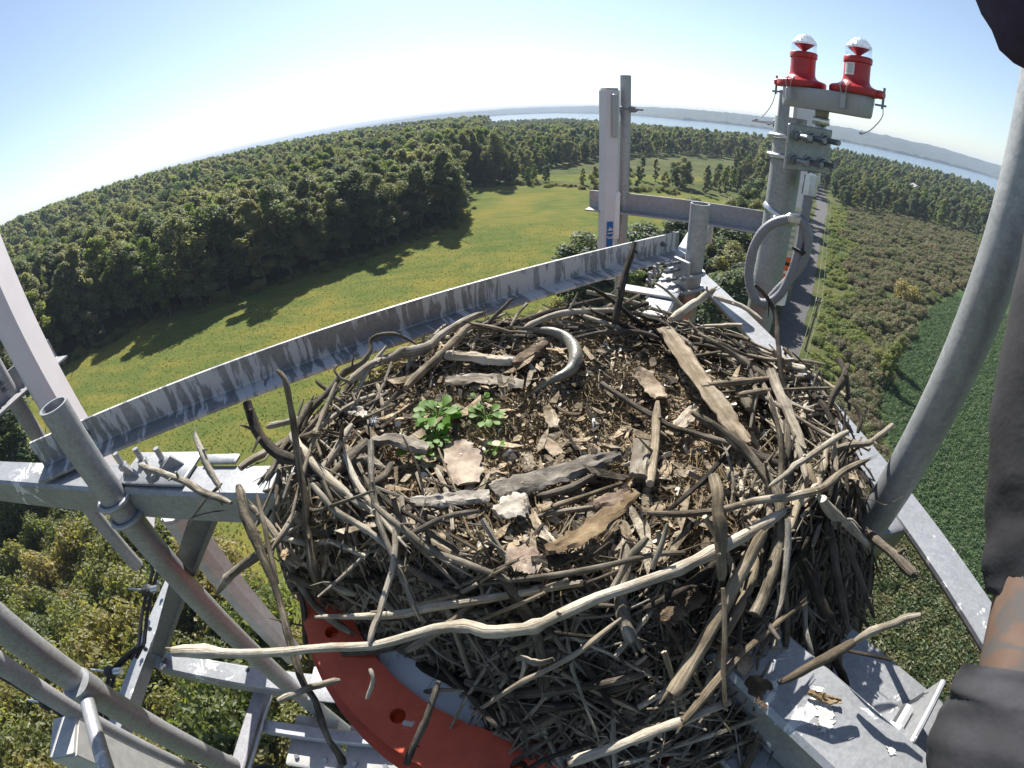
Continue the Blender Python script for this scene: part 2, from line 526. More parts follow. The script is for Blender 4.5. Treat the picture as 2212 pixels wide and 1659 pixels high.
LANE = [(2, 6), (14, 18), (22, 27.5), (28.2, 35.5), (35, 44), (46, 57.5), (62, 77.5), (80, 99.5), (107, 132), (124, 155), (150, 190)]


def sheet(name, P, z, mat, seed, amp=1.2):
    Q = wiggle(P, 3.0, amp, seed)
    me = bpy.data.meshes.new(name); me.from_pydata([(x, y, z) for x, y in Q], [], [tuple(range(len(Q)))])
    me.materials.append(mat); me.update()
    o = link(name, me)
    if me.polygons[0].normal.z < 0: me.flip_normals()
    return structure(o)


M_MEADOW = meadow_mat()
sheet('meadow', MEADOW, .012, M_MEADOW, 1)
sheet('far_meadow', FARFIELD, .012, M_MEADOW, 2)
sheet('crop_field', CROP, .016, crop_mat(), 3, .5)


def lane_dist(x, y):
    best = 1e9; p = Vector((x, y))
    for a, b in zip(LANE[:-1], LANE[1:]):
        a, b = Vector(a), Vector(b); t = max(0, min(1, (p - a).dot(b - a) / (b - a).length_squared))
        best = min(best, (p - a.lerp(b, t)).length)
    return best


lv, lf = [], []
pts = []
for a, b in zip(LANE[:-1], LANE[1:]):
    m = max(1, int(math.dist(a, b) / 2.5))
    pts += [(a[0] + (b[0] - a[0]) * k / m, a[1] + (b[1] - a[1]) * k / m) for k in range(m)]
pts.append(LANE[-1])
for i, p in enumerate(pts):
    q = Vector(pts[min(i + 1, len(pts) - 1)]) - Vector(pts[max(i - 1, 0)]); nr = Vector((q.y, -q.x)).normalized()
    for sgn in (-1, 1):
        ww = 1.85 + .5 * mnoise.noise(Vector((i * .35, sgn * 9, 3)))
        lv.append((p[0] + nr.x * ww * sgn, p[1] + nr.y * ww * sgn, .02))
    if i: lf.append((2 * i - 2, 2 * i - 1, 2 * i + 1, 2 * i))
structure(raw('gravel_lane', lv, lf, lane_mat()))

# ================================================================== VEGETATION
def clump_mesh(name, seed, lobes, nleaf, size, mat, asp=1.6, shell=.45, droop=.0):
    """leaf-sized faces spread through the lobes of a crown; lobes: (centre, radii)"""
    g = np.random.default_rng(seed)
    vol = np.array([l[1][0] * l[1][1] * l[1][2] for l in lobes]) ** .67; vol /= vol.sum()
    which = g.choice(len(lobes), nleaf, p=vol)
    cen = np.array([l[0] for l in lobes])[which]; rad = np.array([l[1] for l in lobes])[which]
    d = g.normal(size=(nleaf, 3)); d /= np.linalg.norm(d, axis=1)[:, None]
    u = g.random(nleaf) ** shell
    p = cen + d * rad * u[:, None]
    nrm = d * .8 + g.normal(size=(nleaf, 3)) * .45 + np.array([0, 0, .55]); nrm /= np.linalg.norm(nrm, axis=1)[:, None]
    a = np.cross(nrm, g.normal(size=(nleaf, 3))); a /= np.linalg.norm(a, axis=1)[:, None]
    b = np.cross(nrm, a)
    sz = size * (0.55 + .9 * g.random(nleaf))[:, None]
    q = sz * .5
    v = np.stack([p - a * q * asp, p - b * q + nrm * q * .3, p + a * q * asp, p + b * q + nrm * q * .3], 1).reshape(-1, 3)
    v[:, 2] -= droop
    me = bpy.data.meshes.new(name)
    me.from_pydata(v.tolist(), [], np.arange(nleaf * 4).reshape(-1, 4).tolist())
    me.materials.append(mat); me.update(); return me


def crown_lobes(seed, rad, z0, z1, n=16, top=.6):
    r = random.Random(seed); L = []
    H = z1 - z0
    for i in range(n):
        t = (i + r.random()) / n
        zz = z0 + H * (.12 + .80 * t)
        w = rad * (math.sin(math.pi * (.22 + .70 * t)) ** .8) * .82
        a = r.random() * 6.283; q = w * math.sqrt(r.random())
        s = rad * r.uniform(.20, .46)
        L.append(((q * math.cos(a), q * math.sin(a), zz), (s, s * r.uniform(.8, 1.1), s * r.uniform(.7, 1.05))))
    return L


def trunk_mesh(name, seed, h, r0, limbs, mat):
    r = random.Random(seed); mb = MB()
    path = [Vector((r.uniform(-.15, .15) * (k > 0), r.uniform(-.15, .15) * (k > 0), h * k / 5)) for k in range(6)]
    mb.tube(path, [r0 * (1 - .13 * k) for k in range(6)], 7)
    for i in range(limbs):
        p = path[2 + i % 4]; a = r.random() * 6.28; l = h * r.uniform(.25, .45)
        q = p + Vector((math.cos(a) * l * .4, math.sin(a) * l * .4, l * .35)); e = p + Vector((math.cos(a) * l * .8, math.sin(a) * l * .8, l))
        mb.tube([p, q, e], [r0 * .4, r0 * .27, r0 * .1], 5)
    return mb.mesh(name, mat)


BARK = plain('tree_bark', (.10, .085, .065), .95, 0, 9, .3, .5, .02)
LEAF_WOOD = leafmat('leaves_woodland', [(.0, (.070, .092, .034)), (.30, (.112, .128, .046)), (.55, (.150, .152, .058)), (.78, (.158, .162, .052)), (1, (.172, .165, .060))])
LEAF_FRESH = leafmat('leaves_fresh', [(.0, (.08, .12, .024)), (.5, (.11, .15, .024)), (1, (.17, .18, .035))])
LEAF_DARK = leafmat('leaves_dark', [(.0, (.040, .064, .024)), (.5, (.064, .090, .030)), (1, (.095, .116, .038))])
LEAF_BUSH = leafmat('leaves_bush', [(.0, (.06, .085, .018)), (.35, (.115, .132, .026)), (.65, (.165, .162, .034)), (1, (.20, .155, .05))])
LEAF_SCRUB = leafmat('leaves_scrub', [(.0, (.05, .075, .02)), (.25, (.095, .115, .032)), (.45, (.15, .135, .056)), (.6, (.145, .118, .064)), (.75, (.135, .108, .066)), (.9, (.10, .125, .03)), (1, (.17, .165, .04))], trans=.4)
LEAF_VERGE = leafmat('leaves_verge', [(.0, (.07, .11, .02)), (.5, (.13, .155, .028)), (1, (.19, .19, .04))], trans=.45)
LEAF_CROP = leafmat('leaves_crop', [(.0, (.040, .074, .026)), (.5, (.062, .102, .036)), (1, (.088, .128, .048))], trans=.45)
LEAF_TUFT = leafmat('leaves_tuft', [(.0, (.065, .10, .026)), (.6, (.095, .122, .032)), (.85, (.13, .135, .034)), (1, (.19, .16, .04))], trans=.5)
LEAF_WEED = leafmat('leaves_weed', [(.0, (.03, .055, .012)), (.45, (.065, .09, .02)), (.75, (.12, .115, .04)), (1, (.17, .135, .07))], trans=.4)

crowns, trunks = [], []
spec = [(3.3, .4, 16, LEAF_WOOD, 34), (2.7, .4, 17, LEAF_WOOD, 30), (3.9, .6, 15.5, LEAF_WOOD, 38), (3.1, .5, 18, LEAF_FRESH, 34), (3.6, .2, 14, LEAF_DARK, 34), (2.4, .4, 15, LEAF_WOOD, 26)]
for i, (rad, z0, z1, m, nl) in enumerate(spec):
    crowns.append(clump_mesh('crown', 20 + i, crown_lobes(40 + i, rad, z0, z1, nl), 7500, .27, m))
    trunks.append(trunk_mesh('trunk', 60 + i, z1 * .62, .24, 6, BARK))
lowcrowns = [clump_mesh('crown_small', 80 + i, crown_lobes(40 + i, s[0] * 1.2, s[1], s[2], 16), 1700, .55, s[3]) for i, s in enumerate(spec)]
bushes = []
for i in range(4):
    rr_ = random.Random(300 + i)
    L = [((rr_.uniform(-1, 1), rr_.uniform(-1, 1), rr_.uniform(.4, 1.5)), (rr_.uniform(.5, .9),) * 2 + (rr_.uniform(.5, .9),)) for _ in range(11)]
    bushes.append(clump_mesh('bush_leaves', 90 + i, L, 3000, .125, LEAF_BUSH, 1.5))
scrubs = []
for i in range(4):
    rr_ = random.Random(400 + i)
    L = [((rr_.uniform(-1, 1), rr_.uniform(-1, 1), rr_.uniform(.2, 1.0)), (rr_.uniform(.3, .7),) * 2 + (rr_.uniform(.3, .65),)) for _ in range(9)]
    scrubs.append(clump_mesh('scrub_leaves', 120 + i, L, 1700, .115, LEAF_SCRUB, 1.8))
verges = [clump_mesh('verge_leaves', 130 + i, [((random.uniform(-.8, .8), random.uniform(-.8, .8), random.uniform(.2, .6)), (.5, .5, .4)) for _ in range(7)], 1200, .115, LEAF_VERGE, 1.8) for i in range(3)]
crop_plant = clump_mesh('crop_plant', 140, [((0, 0, .30), (.42, .42, .26))], 70, .14, LEAF_CROP, 1.1)


def tuft_mesh(name, seed, n, h, mat):
    g = random.Random(seed); V, F = [], []
    for i in range(n):
        a = g.random() * 6.28; q = g.random() * .28; x, y = q * math.cos(a), q * math.sin(a); hh = h * g.uniform(.5, 1.1)
        b = g.random() * 6.28; w = .035; lx, ly = g.uniform(-.25, .25) * hh, g.uniform(-.25, .25) * hh
        o = len(V)
        V += [(x - w * math.cos(b), y - w * math.sin(b), 0), (x + w * math.cos(b), y + w * math.sin(b), 0), (x + lx + .02, y + ly, hh), (x + lx - .04 * math.cos(b), y + ly - .04 * math.sin(b), hh * .85)]
        F.append((o, o + 1, o + 2, o + 3))
    me = bpy.data.meshes.new(name); me.from_pydata(V, [], F); me.materials.append(mat); me.update(); return me


tuft = tuft_mesh('grass_tuft', 5, 34, .5, LEAF_TUFT)
weed = clump_mesh('weed_tuft', 150, [((0, 0, .22), (.4, .4, .24))], 70, .11, LEAF_WEED, 1.9)


def scatter(name, pts, scl, rot, idx, meshes, z_off=None):
    """one object of many small plants: points that carry copies of a few source meshes"""
    me = bpy.data.meshes.new(name + '_points'); me.from_pydata([tuple(p) for p in pts], [], [])
    for nm, ty, val in (('scl', 'FLOAT', scl), ('rotz', 'FLOAT', rot), ('idx', 'INT', idx)):
        at_ = me.attributes.new(nm, ty, 'POINT'); at_.data.foreach_set('value', list(val))
    o = link(name, me); stuff(o)
    ng = bpy.data.node_groups.new('scatter_' + name, 'GeometryNodeTree')
    ng.interface.new_socket('Geometry', in_out='INPUT', socket_type='NodeSocketGeometry')
    ng.interface.new_socket('Geometry', in_out='OUTPUT', socket_type='NodeSocketGeometry')
    n, l = ng.nodes, ng.links
    gi, go = n.new('NodeGroupInput'), n.new('NodeGroupOutput')
    ip = n.new('GeometryNodeInstanceOnPoints'); jn = n.new('GeometryNodeJoinGeometry')
    for m in reversed(meshes):
        src = bpy.data.objects.new(m.name + '_source', m)
        oi = n.new('GeometryNodeObjectInfo'); oi.inputs['Object'].default_value = src
        oi.inputs['As Instance'].default_value = True
        l.new(oi.outputs['Geometry'], jn.inputs[0])
    l.new(gi.outputs[0], ip.inputs['Points']); l.new(jn.outputs[0], ip.inputs['Instance'])
    ip.inputs['Pick Instance'].default_value = True
    def na(nm, ty):
        a = n.new('GeometryNodeInputNamedAttribute'); a.data_type = ty; a.inputs['Name'].default_value = nm; return a.outputs[0]
    l.new(na('idx', 'INT'), ip.inputs['Instance Index']); l.new(na('scl', 'FLOAT'), ip.inputs['Scale'])
    cx = n.new('ShaderNodeCombineXYZ'); l.new(na('rotz', 'FLOAT'), cx.inputs[2]); l.new(cx.outputs[0], ip.inputs['Rotation'])
    l.new(ip.outputs[0], go.inputs[0])
    md = o.modifiers.new('scatter', 'NODES'); md.node_group = ng
    return o


def pix_of(x, y, z):
    v = M3.transposed() @ Vector((x, y, z - CZ)); v.normalize()
    th = math.acos(max(-1, min(1, -v.z))); xx = th / K1
    for _ in range(6): xx -= (K1 * xx + K3 * xx ** 3 - th) / (K1 + 3 * K3 * xx * xx)
    q = math.hypot(v.x, v.y) + 1e-9
    return 1106 + xx * 1106 * v.x / q, 829.5 - xx * 1106 * v.y / q


def in_view(x, y, z, m=40):
    px, py = pix_of(x, y, z); return -m < px < 2212 + m and -m < py < 1659 + m


OPEN = [MEADOW, FARFIELD, SCRUB, CROP, GRASS, LOWLEFT]
SOLAR = [(-118, 420), (-85, 395), (-60, 430), (-40, 470), (-10, 430), (20, 445), (-20, 520), (-90, 560), (-150, 560)]
trees = []      # x, y, height, zone


def try_tree(x, y, zone, h):
    trees.append((x, y, h, zone))


for sp, r0, r1 in ((4.7, 0, 260), (6.4, 260, 560), (9.5, 560, 1480)):
    n = int(r1 / sp) + 1
    for i in range(-n, n + 1):
        for j in range(-3, n + 1):
            x = (i + random.uniform(-.46, .46)) * sp; y = (j + random.uniform(-.46, .46)) * sp
            r = math.hypot(x, y)
            if not (r0 <= r < r1) or y < -10: continue
            az = math.degrees(math.atan2(x, y))
            if az < -72 or az > 76 or r > shore(az) - 15: continue
            if r < 300 and any(inpoly(P, x, y) for P in OPEN): continue
            if r < 230 and lane_dist(x, y) < 4.4: continue
            if r > 300 and inpoly(SOLAR, x, y): continue
            if r < 48: continue
            if x < 0 and y < 200 or x < -10: zone, h = 'wood', random.uniform(12.5, 20) if r < 200 else random.uniform(11, 18.5)
            elif r < 150 and x - y * .83 < 2 and y < 145: zone, h = 'lane', random.uniform(6, 12)
            elif y < 172 and x < 112: zone, h = 'hedge', random.uniform(3, 6.5)
            elif x > y * .8: zone, h = 'right', random.uniform(4.5, 9)
            else: zone, h = 'far', random.uniform(8, 13) if r < 420 else random.uniform(6, 10)
            if zone == 'far' and r < 330 and random.random() < .3: h *= .6
            if zone == 'hedge' and random.random() < .55: continue
            try_tree(x, y, zone, h)
special = [
    (63, 153, 11.5, 'oak', 0, 'rounded dark green tree standing alone before the far meadow'),
    (52, 166, 9.5, 'thin', 5, 'left of two slender pale trees at the far hedge beside the antenna mast'),
    (57, 165, 9.0, 'thin', 5, 'right of two slender pale trees at the far hedge beside the antenna mast'),
    (74, 157, 8.5, 'thin', 5, 'thin sparse tree right of the rounded dark tree before the far meadow'),
    (84, 152, 9.0, 'thin', 1, 'yellowish tree before the far meadow, just left of the big galvanised pole'),
    (-24.5, 119, 6.0, 'young', 3, 'small bright yellow-green tree at the foot of the wood by the meadow corner'),
    (33.5, 58, 11.5, 'lane', 4, 'big dark leafy tree leaning over the gravel lane behind the short pipe'),
    (44, 71, 11.5, 'lane', 3, 'yellow-green tree beside the gravel lane left of the big pole'),
]
GRP = {'wood': ('trees of the wood left of the meadow', ['tall olive green tree in the dense wood beyond the meadow', 'tall fresh green tree in the dense wood beyond the meadow', 'dark green tree in the dense wood beyond the meadow']),
       'woodfront': ('front row of the wood beside the meadow', ['olive green tree in the front row of the wood, facing the meadow', 'fresh green tree in the front row of the wood, facing the meadow', 'dark green tree in the front row of the wood, facing the meadow']),
       'lane': ('trees along the left side of the gravel lane', ['olive green tree in the row left of the gravel lane', 'fresh green tree in the row left of the gravel lane', 'dark green tree in the row left of the gravel lane']),
       'hedge': ('small trees of the far hedgerow', ['olive green small tree in the hedgerow at the far end of the meadow', 'fresh green small tree in the hedgerow at the far end of the meadow', 'dark green small tree in the hedgerow at the far end of the meadow']),
       'right': ('trees behind the scrub on the right', ['olive green tree at the back of the scrubland right of the lane', 'yellow-green tree at the back of the scrubland right of the lane', 'dark green tree at the back of the scrubland right of the lane']),
       'far': ('trees between the far meadow and the lake', ['olive green tree in the woodland between far meadow and lake', 'fresh green tree in the woodland between far meadow and lake', 'dark green tree in the woodland between far meadow and lake'])}
proto = []
for i in range(6):
    r_ = thing('tree', (0, 0, 0), 'x', 'tree')
    link('trunk', trunks[i], r_); link('crown', crowns[i], r_)
    proto.append(r_)
used = [False] * 6
HT = [16, 17, 15.5, 18, 14, 15]


def put_tree(x, y, h, k, label, group=None, wide=1.0):
    s = h / HT[k]; a = random.uniform(0, 6.28); sc = (s * wide * random.uniform(.9, 1.15), s * wide * random.uniform(.9, 1.15), s)
    loc = (x, y, hgt(x, y) - .1)
    if not used[k]:
        used[k] = True; o = proto[k]; o.location = loc; o.rotation_euler = (0, 0, a); o.scale = sc
        o['label'] = label
        if group: o['group'] = group
    else:
        o = dup(proto[k], loc, a, sc, label, 'tree')
        if group: o['group'] = group
        elif 'group' in o: del o['group']
    return o


for (x, y, h, zone, k, lab) in special: put_tree(x, y, h, k, lab, None, 1.7 if zone != 'thin' else 1.05)
cand = []
for t in trees:
    x, y, h, zone = t
    d = math.sqrt(x * x + y * y + 400)
    vis = in_view(x, y, hgt(x, y) + h * .8)
    # a tree deep inside a wood shows only its top; the front rows show whole
    cand.append((-(h / d) if vis else 1.0, t))
cand.sort(key=lambda c: c[0])
N_IND = 285
def kind_of(zone):
    q = random.random()
    if zone.startswith('wood'): return 0 if q < .3 else 1 if q < .52 else 2 if q < .7 else 3 if q < .84 else 4 if q < .92 else 5
    if zone in ('lane',): return 4 if q < .45 else 3 if q < .62 else 0 if q < .8 else 2
    if zone == 'right': return 4 if q < .35 else 3 if q < .6 else 0 if q < .8 else 5
    return random.choice((0, 1, 2, 2, 3, 4, 5))
for sc_, (x, y, h, zone) in cand[:N_IND]:
    if zone == 'wood' and any(inpoly(MEADOW, x + 8 * math.cos(q), y + 8 * math.sin(q)) for q in (0, 1, 2, 3, 4, 5, 6)): zone = 'woodfront'
    k = kind_of(zone); g, labs = GRP[zone]
    put_tree(x, y, h, k, labs[1 if k == 3 else 2 if k == 4 else 0], g, 1.2 if zone.startswith('wood') else 2.1 if zone == 'hedge' else 1.6)
P_, S_, R_, I_ = [], [], [], []
for sc_, (x, y, h, zone) in cand[N_IND:]:
    k = kind_of(zone); r = math.hypot(x, y)
    P_.append((x, y, hgt(x, y) - .2)); S_.append(h / HT[k] * (1.12 if r < 260 else 1.22 if r < 560 else 1.3) * (1.2 if zone in ('right', 'hedge') else 1)); R_.append(random.uniform(0, 6.28)); I_.append(k if r < 260 else 6 + k)
scatter('woodland', P_, S_, R_, I_, crowns + lowcrowns)

# bushes: the big ones below the left arm one by one, the rest as cover
bp = thing('bush', (0, 0, 0), 'x', 'bush')
link('leaves', bushes[0], bp); link('stem', trunk_mesh('stem', 5, 1.2, .05, 5, BARK), bp)
bvar = [bp]
for i in (1, 2, 3):
    b = bp.copy(); COL.objects.link(b); bvar.append(b)
    c1 = link('leaves', bushes[i], b); c2 = link('stem', bp.children[1].data, b)
first = [True] * 4


def put_bush(x, y, s, label, group, zs=1.0):
    k = random.randrange(4); loc = (x, y, hgt(x, y) - .05); sc = (s, s * random.uniform(.85, 1.15), s * zs)
    if first[k]:
        o = bvar[k]; first[k] = False; o.location = loc; o.rotation_euler[2] = random.uniform(0, 6); o.scale = sc; o['label'] = label
    else: o = dup(bvar[k], loc, random.uniform(0, 6), sc, label, 'bush')
    if group: o['group'] = group
    elif 'group' in o: del o['group']
    return o


for (x, y, s, lab) in ((45.9, 37.5, 1.1, 'ochre yellow shrub at the scrub edge beside the dark green crop'), (71, 57, 1.6, 'dark shrub at the scrub corner where the crop field begins'), (165, 92, 2.2, 'brown shrub alone at the far side of the crop field'), (31.6, 6.8, .9, 'yellow-green shrub in the grass beside the right angle bar')):
    put_bush(x, y, s, lab, None)
nb, tries, placed = 0, 0, []
while nb < 70 and tries < 4000:
    tries += 1
    x, y = random.uniform(-78, -12), random.uniform(-8, 21)
    if not inpoly(LOWLEFT, x, y) or not in_view(x, y, 2, 100): continue
    if any((x - a) ** 2 + (y - b) ** 2 < 7.5 for a, b in placed): continue
    placed.append((x, y)); nb += 1
    put_bush(x, y, random.uniform(1.3, 2.0), 'olive green bush in the thicket below the tower on the left', 'bushes of the thicket below on the left', random.uniform(1.0, 1.6))
P_, S_, R_, I_ = [], [], [], []
for _ in range(900):
    x, y = random.uniform(-95, -8), random.uniform(-14, 21)
    if inpoly(LOWLEFT, x, y):
        P_.append((x, y, -.3)); S_.append(random.uniform(.7, 1.25)); R_.append(random.uniform(0, 6)); I_.append(random.randrange(4))
for _ in range(160):     # under the trees left of the lane
    x, y = random.uniform(2, 34), random.uniform(20, 64)
    if inpoly(MEADOW, x, y) or inpoly(GRASS, x, y) or lane_dist(x, y) < 3.6: continue
    if inpoly(SCRUB, x, y) or inpoly(CROP, x, y): continue
    P_.append((x, y, -.2)); S_.append(random.uniform(.8, 1.5)); R_.append(random.uniform(0, 6)); I_.append(random.randrange(4))
EDGE = [(-100, 34), (-86, 40), (-83, 54), (-72, 68), (-54, 73), (-32, 85), (-23, 94), (-11, 111), (-13, 168), (11, 161), (33, 147), (60, 143)]
for a_, b_ in zip(EDGE[:-1], EDGE[1:]):
    for k in range(int(math.dist(a_, b_) * 1.6)):
        f = random.random(); P_.append((a_[0] + (b_[0] - a_[0]) * f + random.gauss(0, 1.6), a_[1] + (b_[1] - a_[1]) * f + random.gauss(0, 1.6), -.15)); S_.append(random.uniform(.25, .75) * (1.6 if random.random() < .12 else 1)); R_.append(random.uniform(0, 6)); I_.append(random.randrange(4))
scatter('undergrowth', P_, S_, R_, I_, bushes)
P_, S_, R_, I_ = [], [], [], []
for _ in range(16000):
    x, y = random.uniform(20, 178), random.uniform(14, 136)
    if not inpoly(SCRUB, x, y) or lane_dist(x, y) < 3.7: continue
    m = mnoise.noise(Vector((x / 5, y / 5, 4)))
    if random.random() > .72 + m * .6: continue
    ld_ = lane_dist(x, y) + 5 * mnoise.noise(Vector((x / 9, y / 9, 1))); vg = ld_ < 8 or random.random() < .12
    P_.append((x, y, -.15)); S_.append(random.uniform(.45, 1.0) * (1.0 + max(0, m) * .9) * (1.05 if vg else 1)); R_.append(random.uniform(0, 6)); I_.append(random.randrange(3) + 4 if vg else random.randrange(4))
scatter('scrub_vegetation', P_, S_, R_, I_, scrubs + verges)
P_, S_, R_ = [], [], []
for i in range(150):
    for j in range(190):
        x, y = 30 + i * .62 + random.uniform(-.2, .2), -8 + j * .48 + random.uniform(-.2, .2)
        if x + y > 150 or not inpoly(CROP, x, y): continue
        if not in_view(x, y, .3, 60): continue
        P_.append((x, y, 0)); S_.append(random.uniform(.65, .95)); R_.append(random.uniform(0, 6))
scatter('crop_plants', P_, S_, R_, [0] * len(P_), [crop_plant])
P_, S_, R_ = [], [], []
for _ in range(70000):
    x, y = random.uniform(-80, 40), random.uniform(8, 105)
    if random.random() > 1.25 - math.hypot(x, y) / 100 or not inpoly(MEADOW, x, y) or not in_view(x, y, .3, 30): continue
    P_.append((x, y, 0)); S_.append(random.uniform(.14, .30)); R_.append(random.uniform(0, 6))
scatter('meadow_grass', P_, S_, R_, [0] * len(P_), [tuft])
P_, S_, R_ = [], [], []
for _ in range(16000):
    x, y = random.uniform(4, 37), random.uniform(-12, 34)
    if not inpoly(GRASS, x, y) or lane_dist(x, y) < 2.5: continue
    if random.random() > .75 + .8 * mnoise.noise(Vector((x / 3, y / 3, 8))): continue
    P_.append((x, y, 0)); S_.append(random.uniform(.5, 1.5)); R_.append(random.uniform(0, 6))
scatter('weeds', P_, S_, R_, [0] * len(P_), [weed])

# ------------------------------------------------------------------ far built things
PANEL = plain('solar_panel_dark', (.018, .022, .035), .35, .0, 3, .2, 0)
FRAME = plain('array_frame', (.3, .3, .3), .6, .4, 5)
def solar_row(x0, y0, x1, y1, h, label, group=None):
    root = thing('solar_array', ((x0 + x1) / 2, (y0 + y1) / 2, hgt(x0, y0)), label, 'solar array', group)
    a, b = Vector((x0, y0, 0)), Vector((x1, y1, 0)); L = (b - a).length; n = max(2, int(L / 9)); t = (b - a).normalized(); nr = Vector((-t.y, t.x, 0))
    z0 = hgt(x0, y0)
    for i in range(n):
        p = a.lerp(b, (i + .5) / n)
        mb = MB(); tl = (nr * .75 + Vector((0, 0, -.66))).normalized()
        mb.box(p + Vector((0, 0, z0 + h)), (L / n - .15, 4.6, .06), (t, tl, t.cross(tl)))
        part('panel', mb, PANEL, root, False)
        mb = MB(); mb.tube([p + Vector((0, 0, z0)), p + Vector((0, 0, z0 + h))], .12, 6)
        part('post', mb, FRAME, root)
for i, (x0, y0, x1, y1) in enumerate(((-116, 432, -70, 418), (-112, 452, -66, 440), (-70, 470, 8, 448))):
    solar_row(x0, y0, x1, y1, 9.5, ['dark flat panel row among the trees, its left end square to the wood', 'dark panel row just behind the square-ended row in the woods', 'long thin dark panel row showing between treetops further back'][i])


def house(x, y, rot, wx, wy, h, wall, roof, label):
    z = hgt(x, y)
    root = thing('house', (x, y, z), label, 'house'); ax = (Vector((math.cos(rot), math.sin(rot), 0)), Vector((-math.sin(rot), math.cos(rot), 0)), Vector((0, 0, 1)))
    c = Vector((x, y, z))
    mb = MB(); mb.box(c + ax[2] * h / 2, (wx, wy, h), ax); part('wall', mb, wall, root, False)
    mb = MB(); mb.sweep(c - ax[0] * (wx / 2 + .5) + ax[2] * h, c + ax[0] * (wx / 2 + .5) + ax[2] * h, [(-wy / 2 - .5, -.1), (wy / 2 + .5, -.1), (0, wy * .42)], ax[2]); part('roof', mb, roof, root, False)
    for i in range(3):
        mb = MB(); mb.box(c + ax[0] * (wx * (i - 1) * .3) - ax[1] * (wy / 2 + .03) + ax[2] * h * .55, (1.1, .1, 1.4), ax); part('window', mb, PANEL, root, False)
WHITE = plain('white_siding', (.78, .78, .76), .6, 0, 4, .05, 0)
GREYROOF = plain('grey_roof', (.20, .19, .20), 1.0, 0, 4, .15, 0)
PALEROOF = plain('pale_roof', (.5, .48, .47), .8, 0, 4, .1, 0)
house(172, 306, .3, 14, 8, 6, WHITE, GREYROOF, 'small white house in the trees beyond the far meadow')
house(206, 181, .9, 14, 8, 5.0, PANEL, GREYROOF, 'pale-roofed house half hidden in trees near the lake on the right')
house(-20, 3325, 0, 46, 16, 12, WHITE, PALEROOF, 'white building on the far lake shore')

# utility pole and wires along the lane
PALEWOOD = plain('pole_wood', (.16, .13, .10), .9, 0, 12, .25, .2)
pr = thing('utility_pole', (36.6, 42.0, 0), 'wooden utility pole beside the gravel lane at the scrub edge', 'utility pole')
mb = MB(); mb.tube([(36.6, 42.0, 0), (36.6, 42.0, 6.9)], [.15, .10], 10); part('post', mb, PALEWOOD, pr)
for q in (-.35, .35):
    mb = MB(); mb.lathe((36.6 + q * .77, 42.0 - q * .63, 6.75), [(.05, 0), (.07, .08), (.05, .13), (.075, .18), (.03, .25)], 8); part('insulator', mb, WHITE, pr)
mb = MB(); mb.box((36.6, 42.0, 6.65), (1.0, .09, .11), (Vector((.77, -.63, 0)), Vector((.63, .77, 0)), Vector((0, 0, 1)))); part('crossarm', mb, PALEWOOD, pr)
WIRE = plain('wire_grey', (.20, .20, .17), .5, .3, 30, .1, 0)
for q, lab in ((-.35, 'left of two overhead wires running along the gravel lane'), (.35, 'right of two overhead wires running along the gravel lane')):
    mb = MB(); off = Vector((q * .77, -q * .63, 0)); pth = []
    for (a, b, sag) in ((Vector((12, 14, 7.2)), Vector((36.6, 42, 7.0)), .5), (Vector((36.6, 42, 7.0)), Vector((96, 116, 8.2)), 1.1)):
        for k in range(12): pth.append(a.lerp(b, k / 12) + off + Vector((0, 0, -sag * 4 * (k / 12) * (1 - k / 12))))
    mb.tube(pth, .013, 5); solo('overhead_wire', mb, WIRE, lab, 'wire', None)

# ================================================================== TOWER
TC = Vector((.09, .64, CZ))
def Zp(x, y, z): return Vector((x, y, z + CZ))
UP = Vector((0, 0, 1))
def pol(az, r, z): return Vector((r * math.sin(R(az)), r * math.cos(R(az)), z + CZ))

_t = NT('orange_tower_paint'); _o = _t.map('Object'); _n = _t.noise(_o, 9, 6, .7); _m = _t.noise(_o, 26, 6, .72)
_c = _t.ramp(_n, [(.3, (.40, .055, .022)), (.55, (.58, .085, .030)), (.75, (.62, .14, .06))])
_t.col(_t.mix(_t.ramp(_m, [(.665, 0.0), (.69, 1.0)]), _c, (.50, .45, .40))); _t.set(Roughness=.5); _t.bump(_m, .12, .003); ORANGE = _t.mat
_t = NT('white_cap_paint'); _o = _t.map('Object'); _n = _t.noise(_o, 12, 6, .7)
_t.col(_t.ramp(_n, [(.35, (.22, .19, .15)), (.47, (.70, .71, .72)), (.8, (.80, .81, .82))])); _t.set(Roughness=.6); CAPW = _t.mat
DARKSTEEL = plain('weathered_olive_steel', (.15, .15, .135), .6, .25, 30, .2, .1)
RADOME = plain('radome_grey', (.45, .44, .42), .55, 0, 25, .14, .06)
RADOME_L = plain('radome_lilac_white', (.60, .56, .58), .5, 0, 6, .05, .03)
RADOME_W = plain('radome_white', (.72, .70, .71), .5, 0, 6, .05, .03)
BLACK = plain('black_rubber', (.015, .015, .017), .55, 0, 40, .2, .05)
REDP = plain('beacon_red_paint', (.40, .018, .022), .38, 0, 30, .10, .04)
GREYBOX = plain('cast_grey_enamel', (.34, .34, .34), .45, .1, 60, .07, .05)
CONDUIT = plain('grey_conduit', (.20, .20, .21), .5, 0, 80, .1, .05)
BLUE = plain('blue_label', (.01, .11, .35), .5, 0, 5, .03, 0)
WHITEL = plain('white_label', (.75, .75, .73), .5, 0, 5, .03, 0)
GREYL = plain('grey_print', (.35, .36, .36), .6, 0, 5, .05, 0)
ORANGEL = plain('orange_label', (.72, .13, .03), .5, 0, 5, .03, 0)
BLACKL = plain('black_print', (.02, .02, .02), .6, 0, 5, .03, 0)
YELL = plain('yellow_label', (.62, .58, .42), .5, 0, 5, .03, 0)

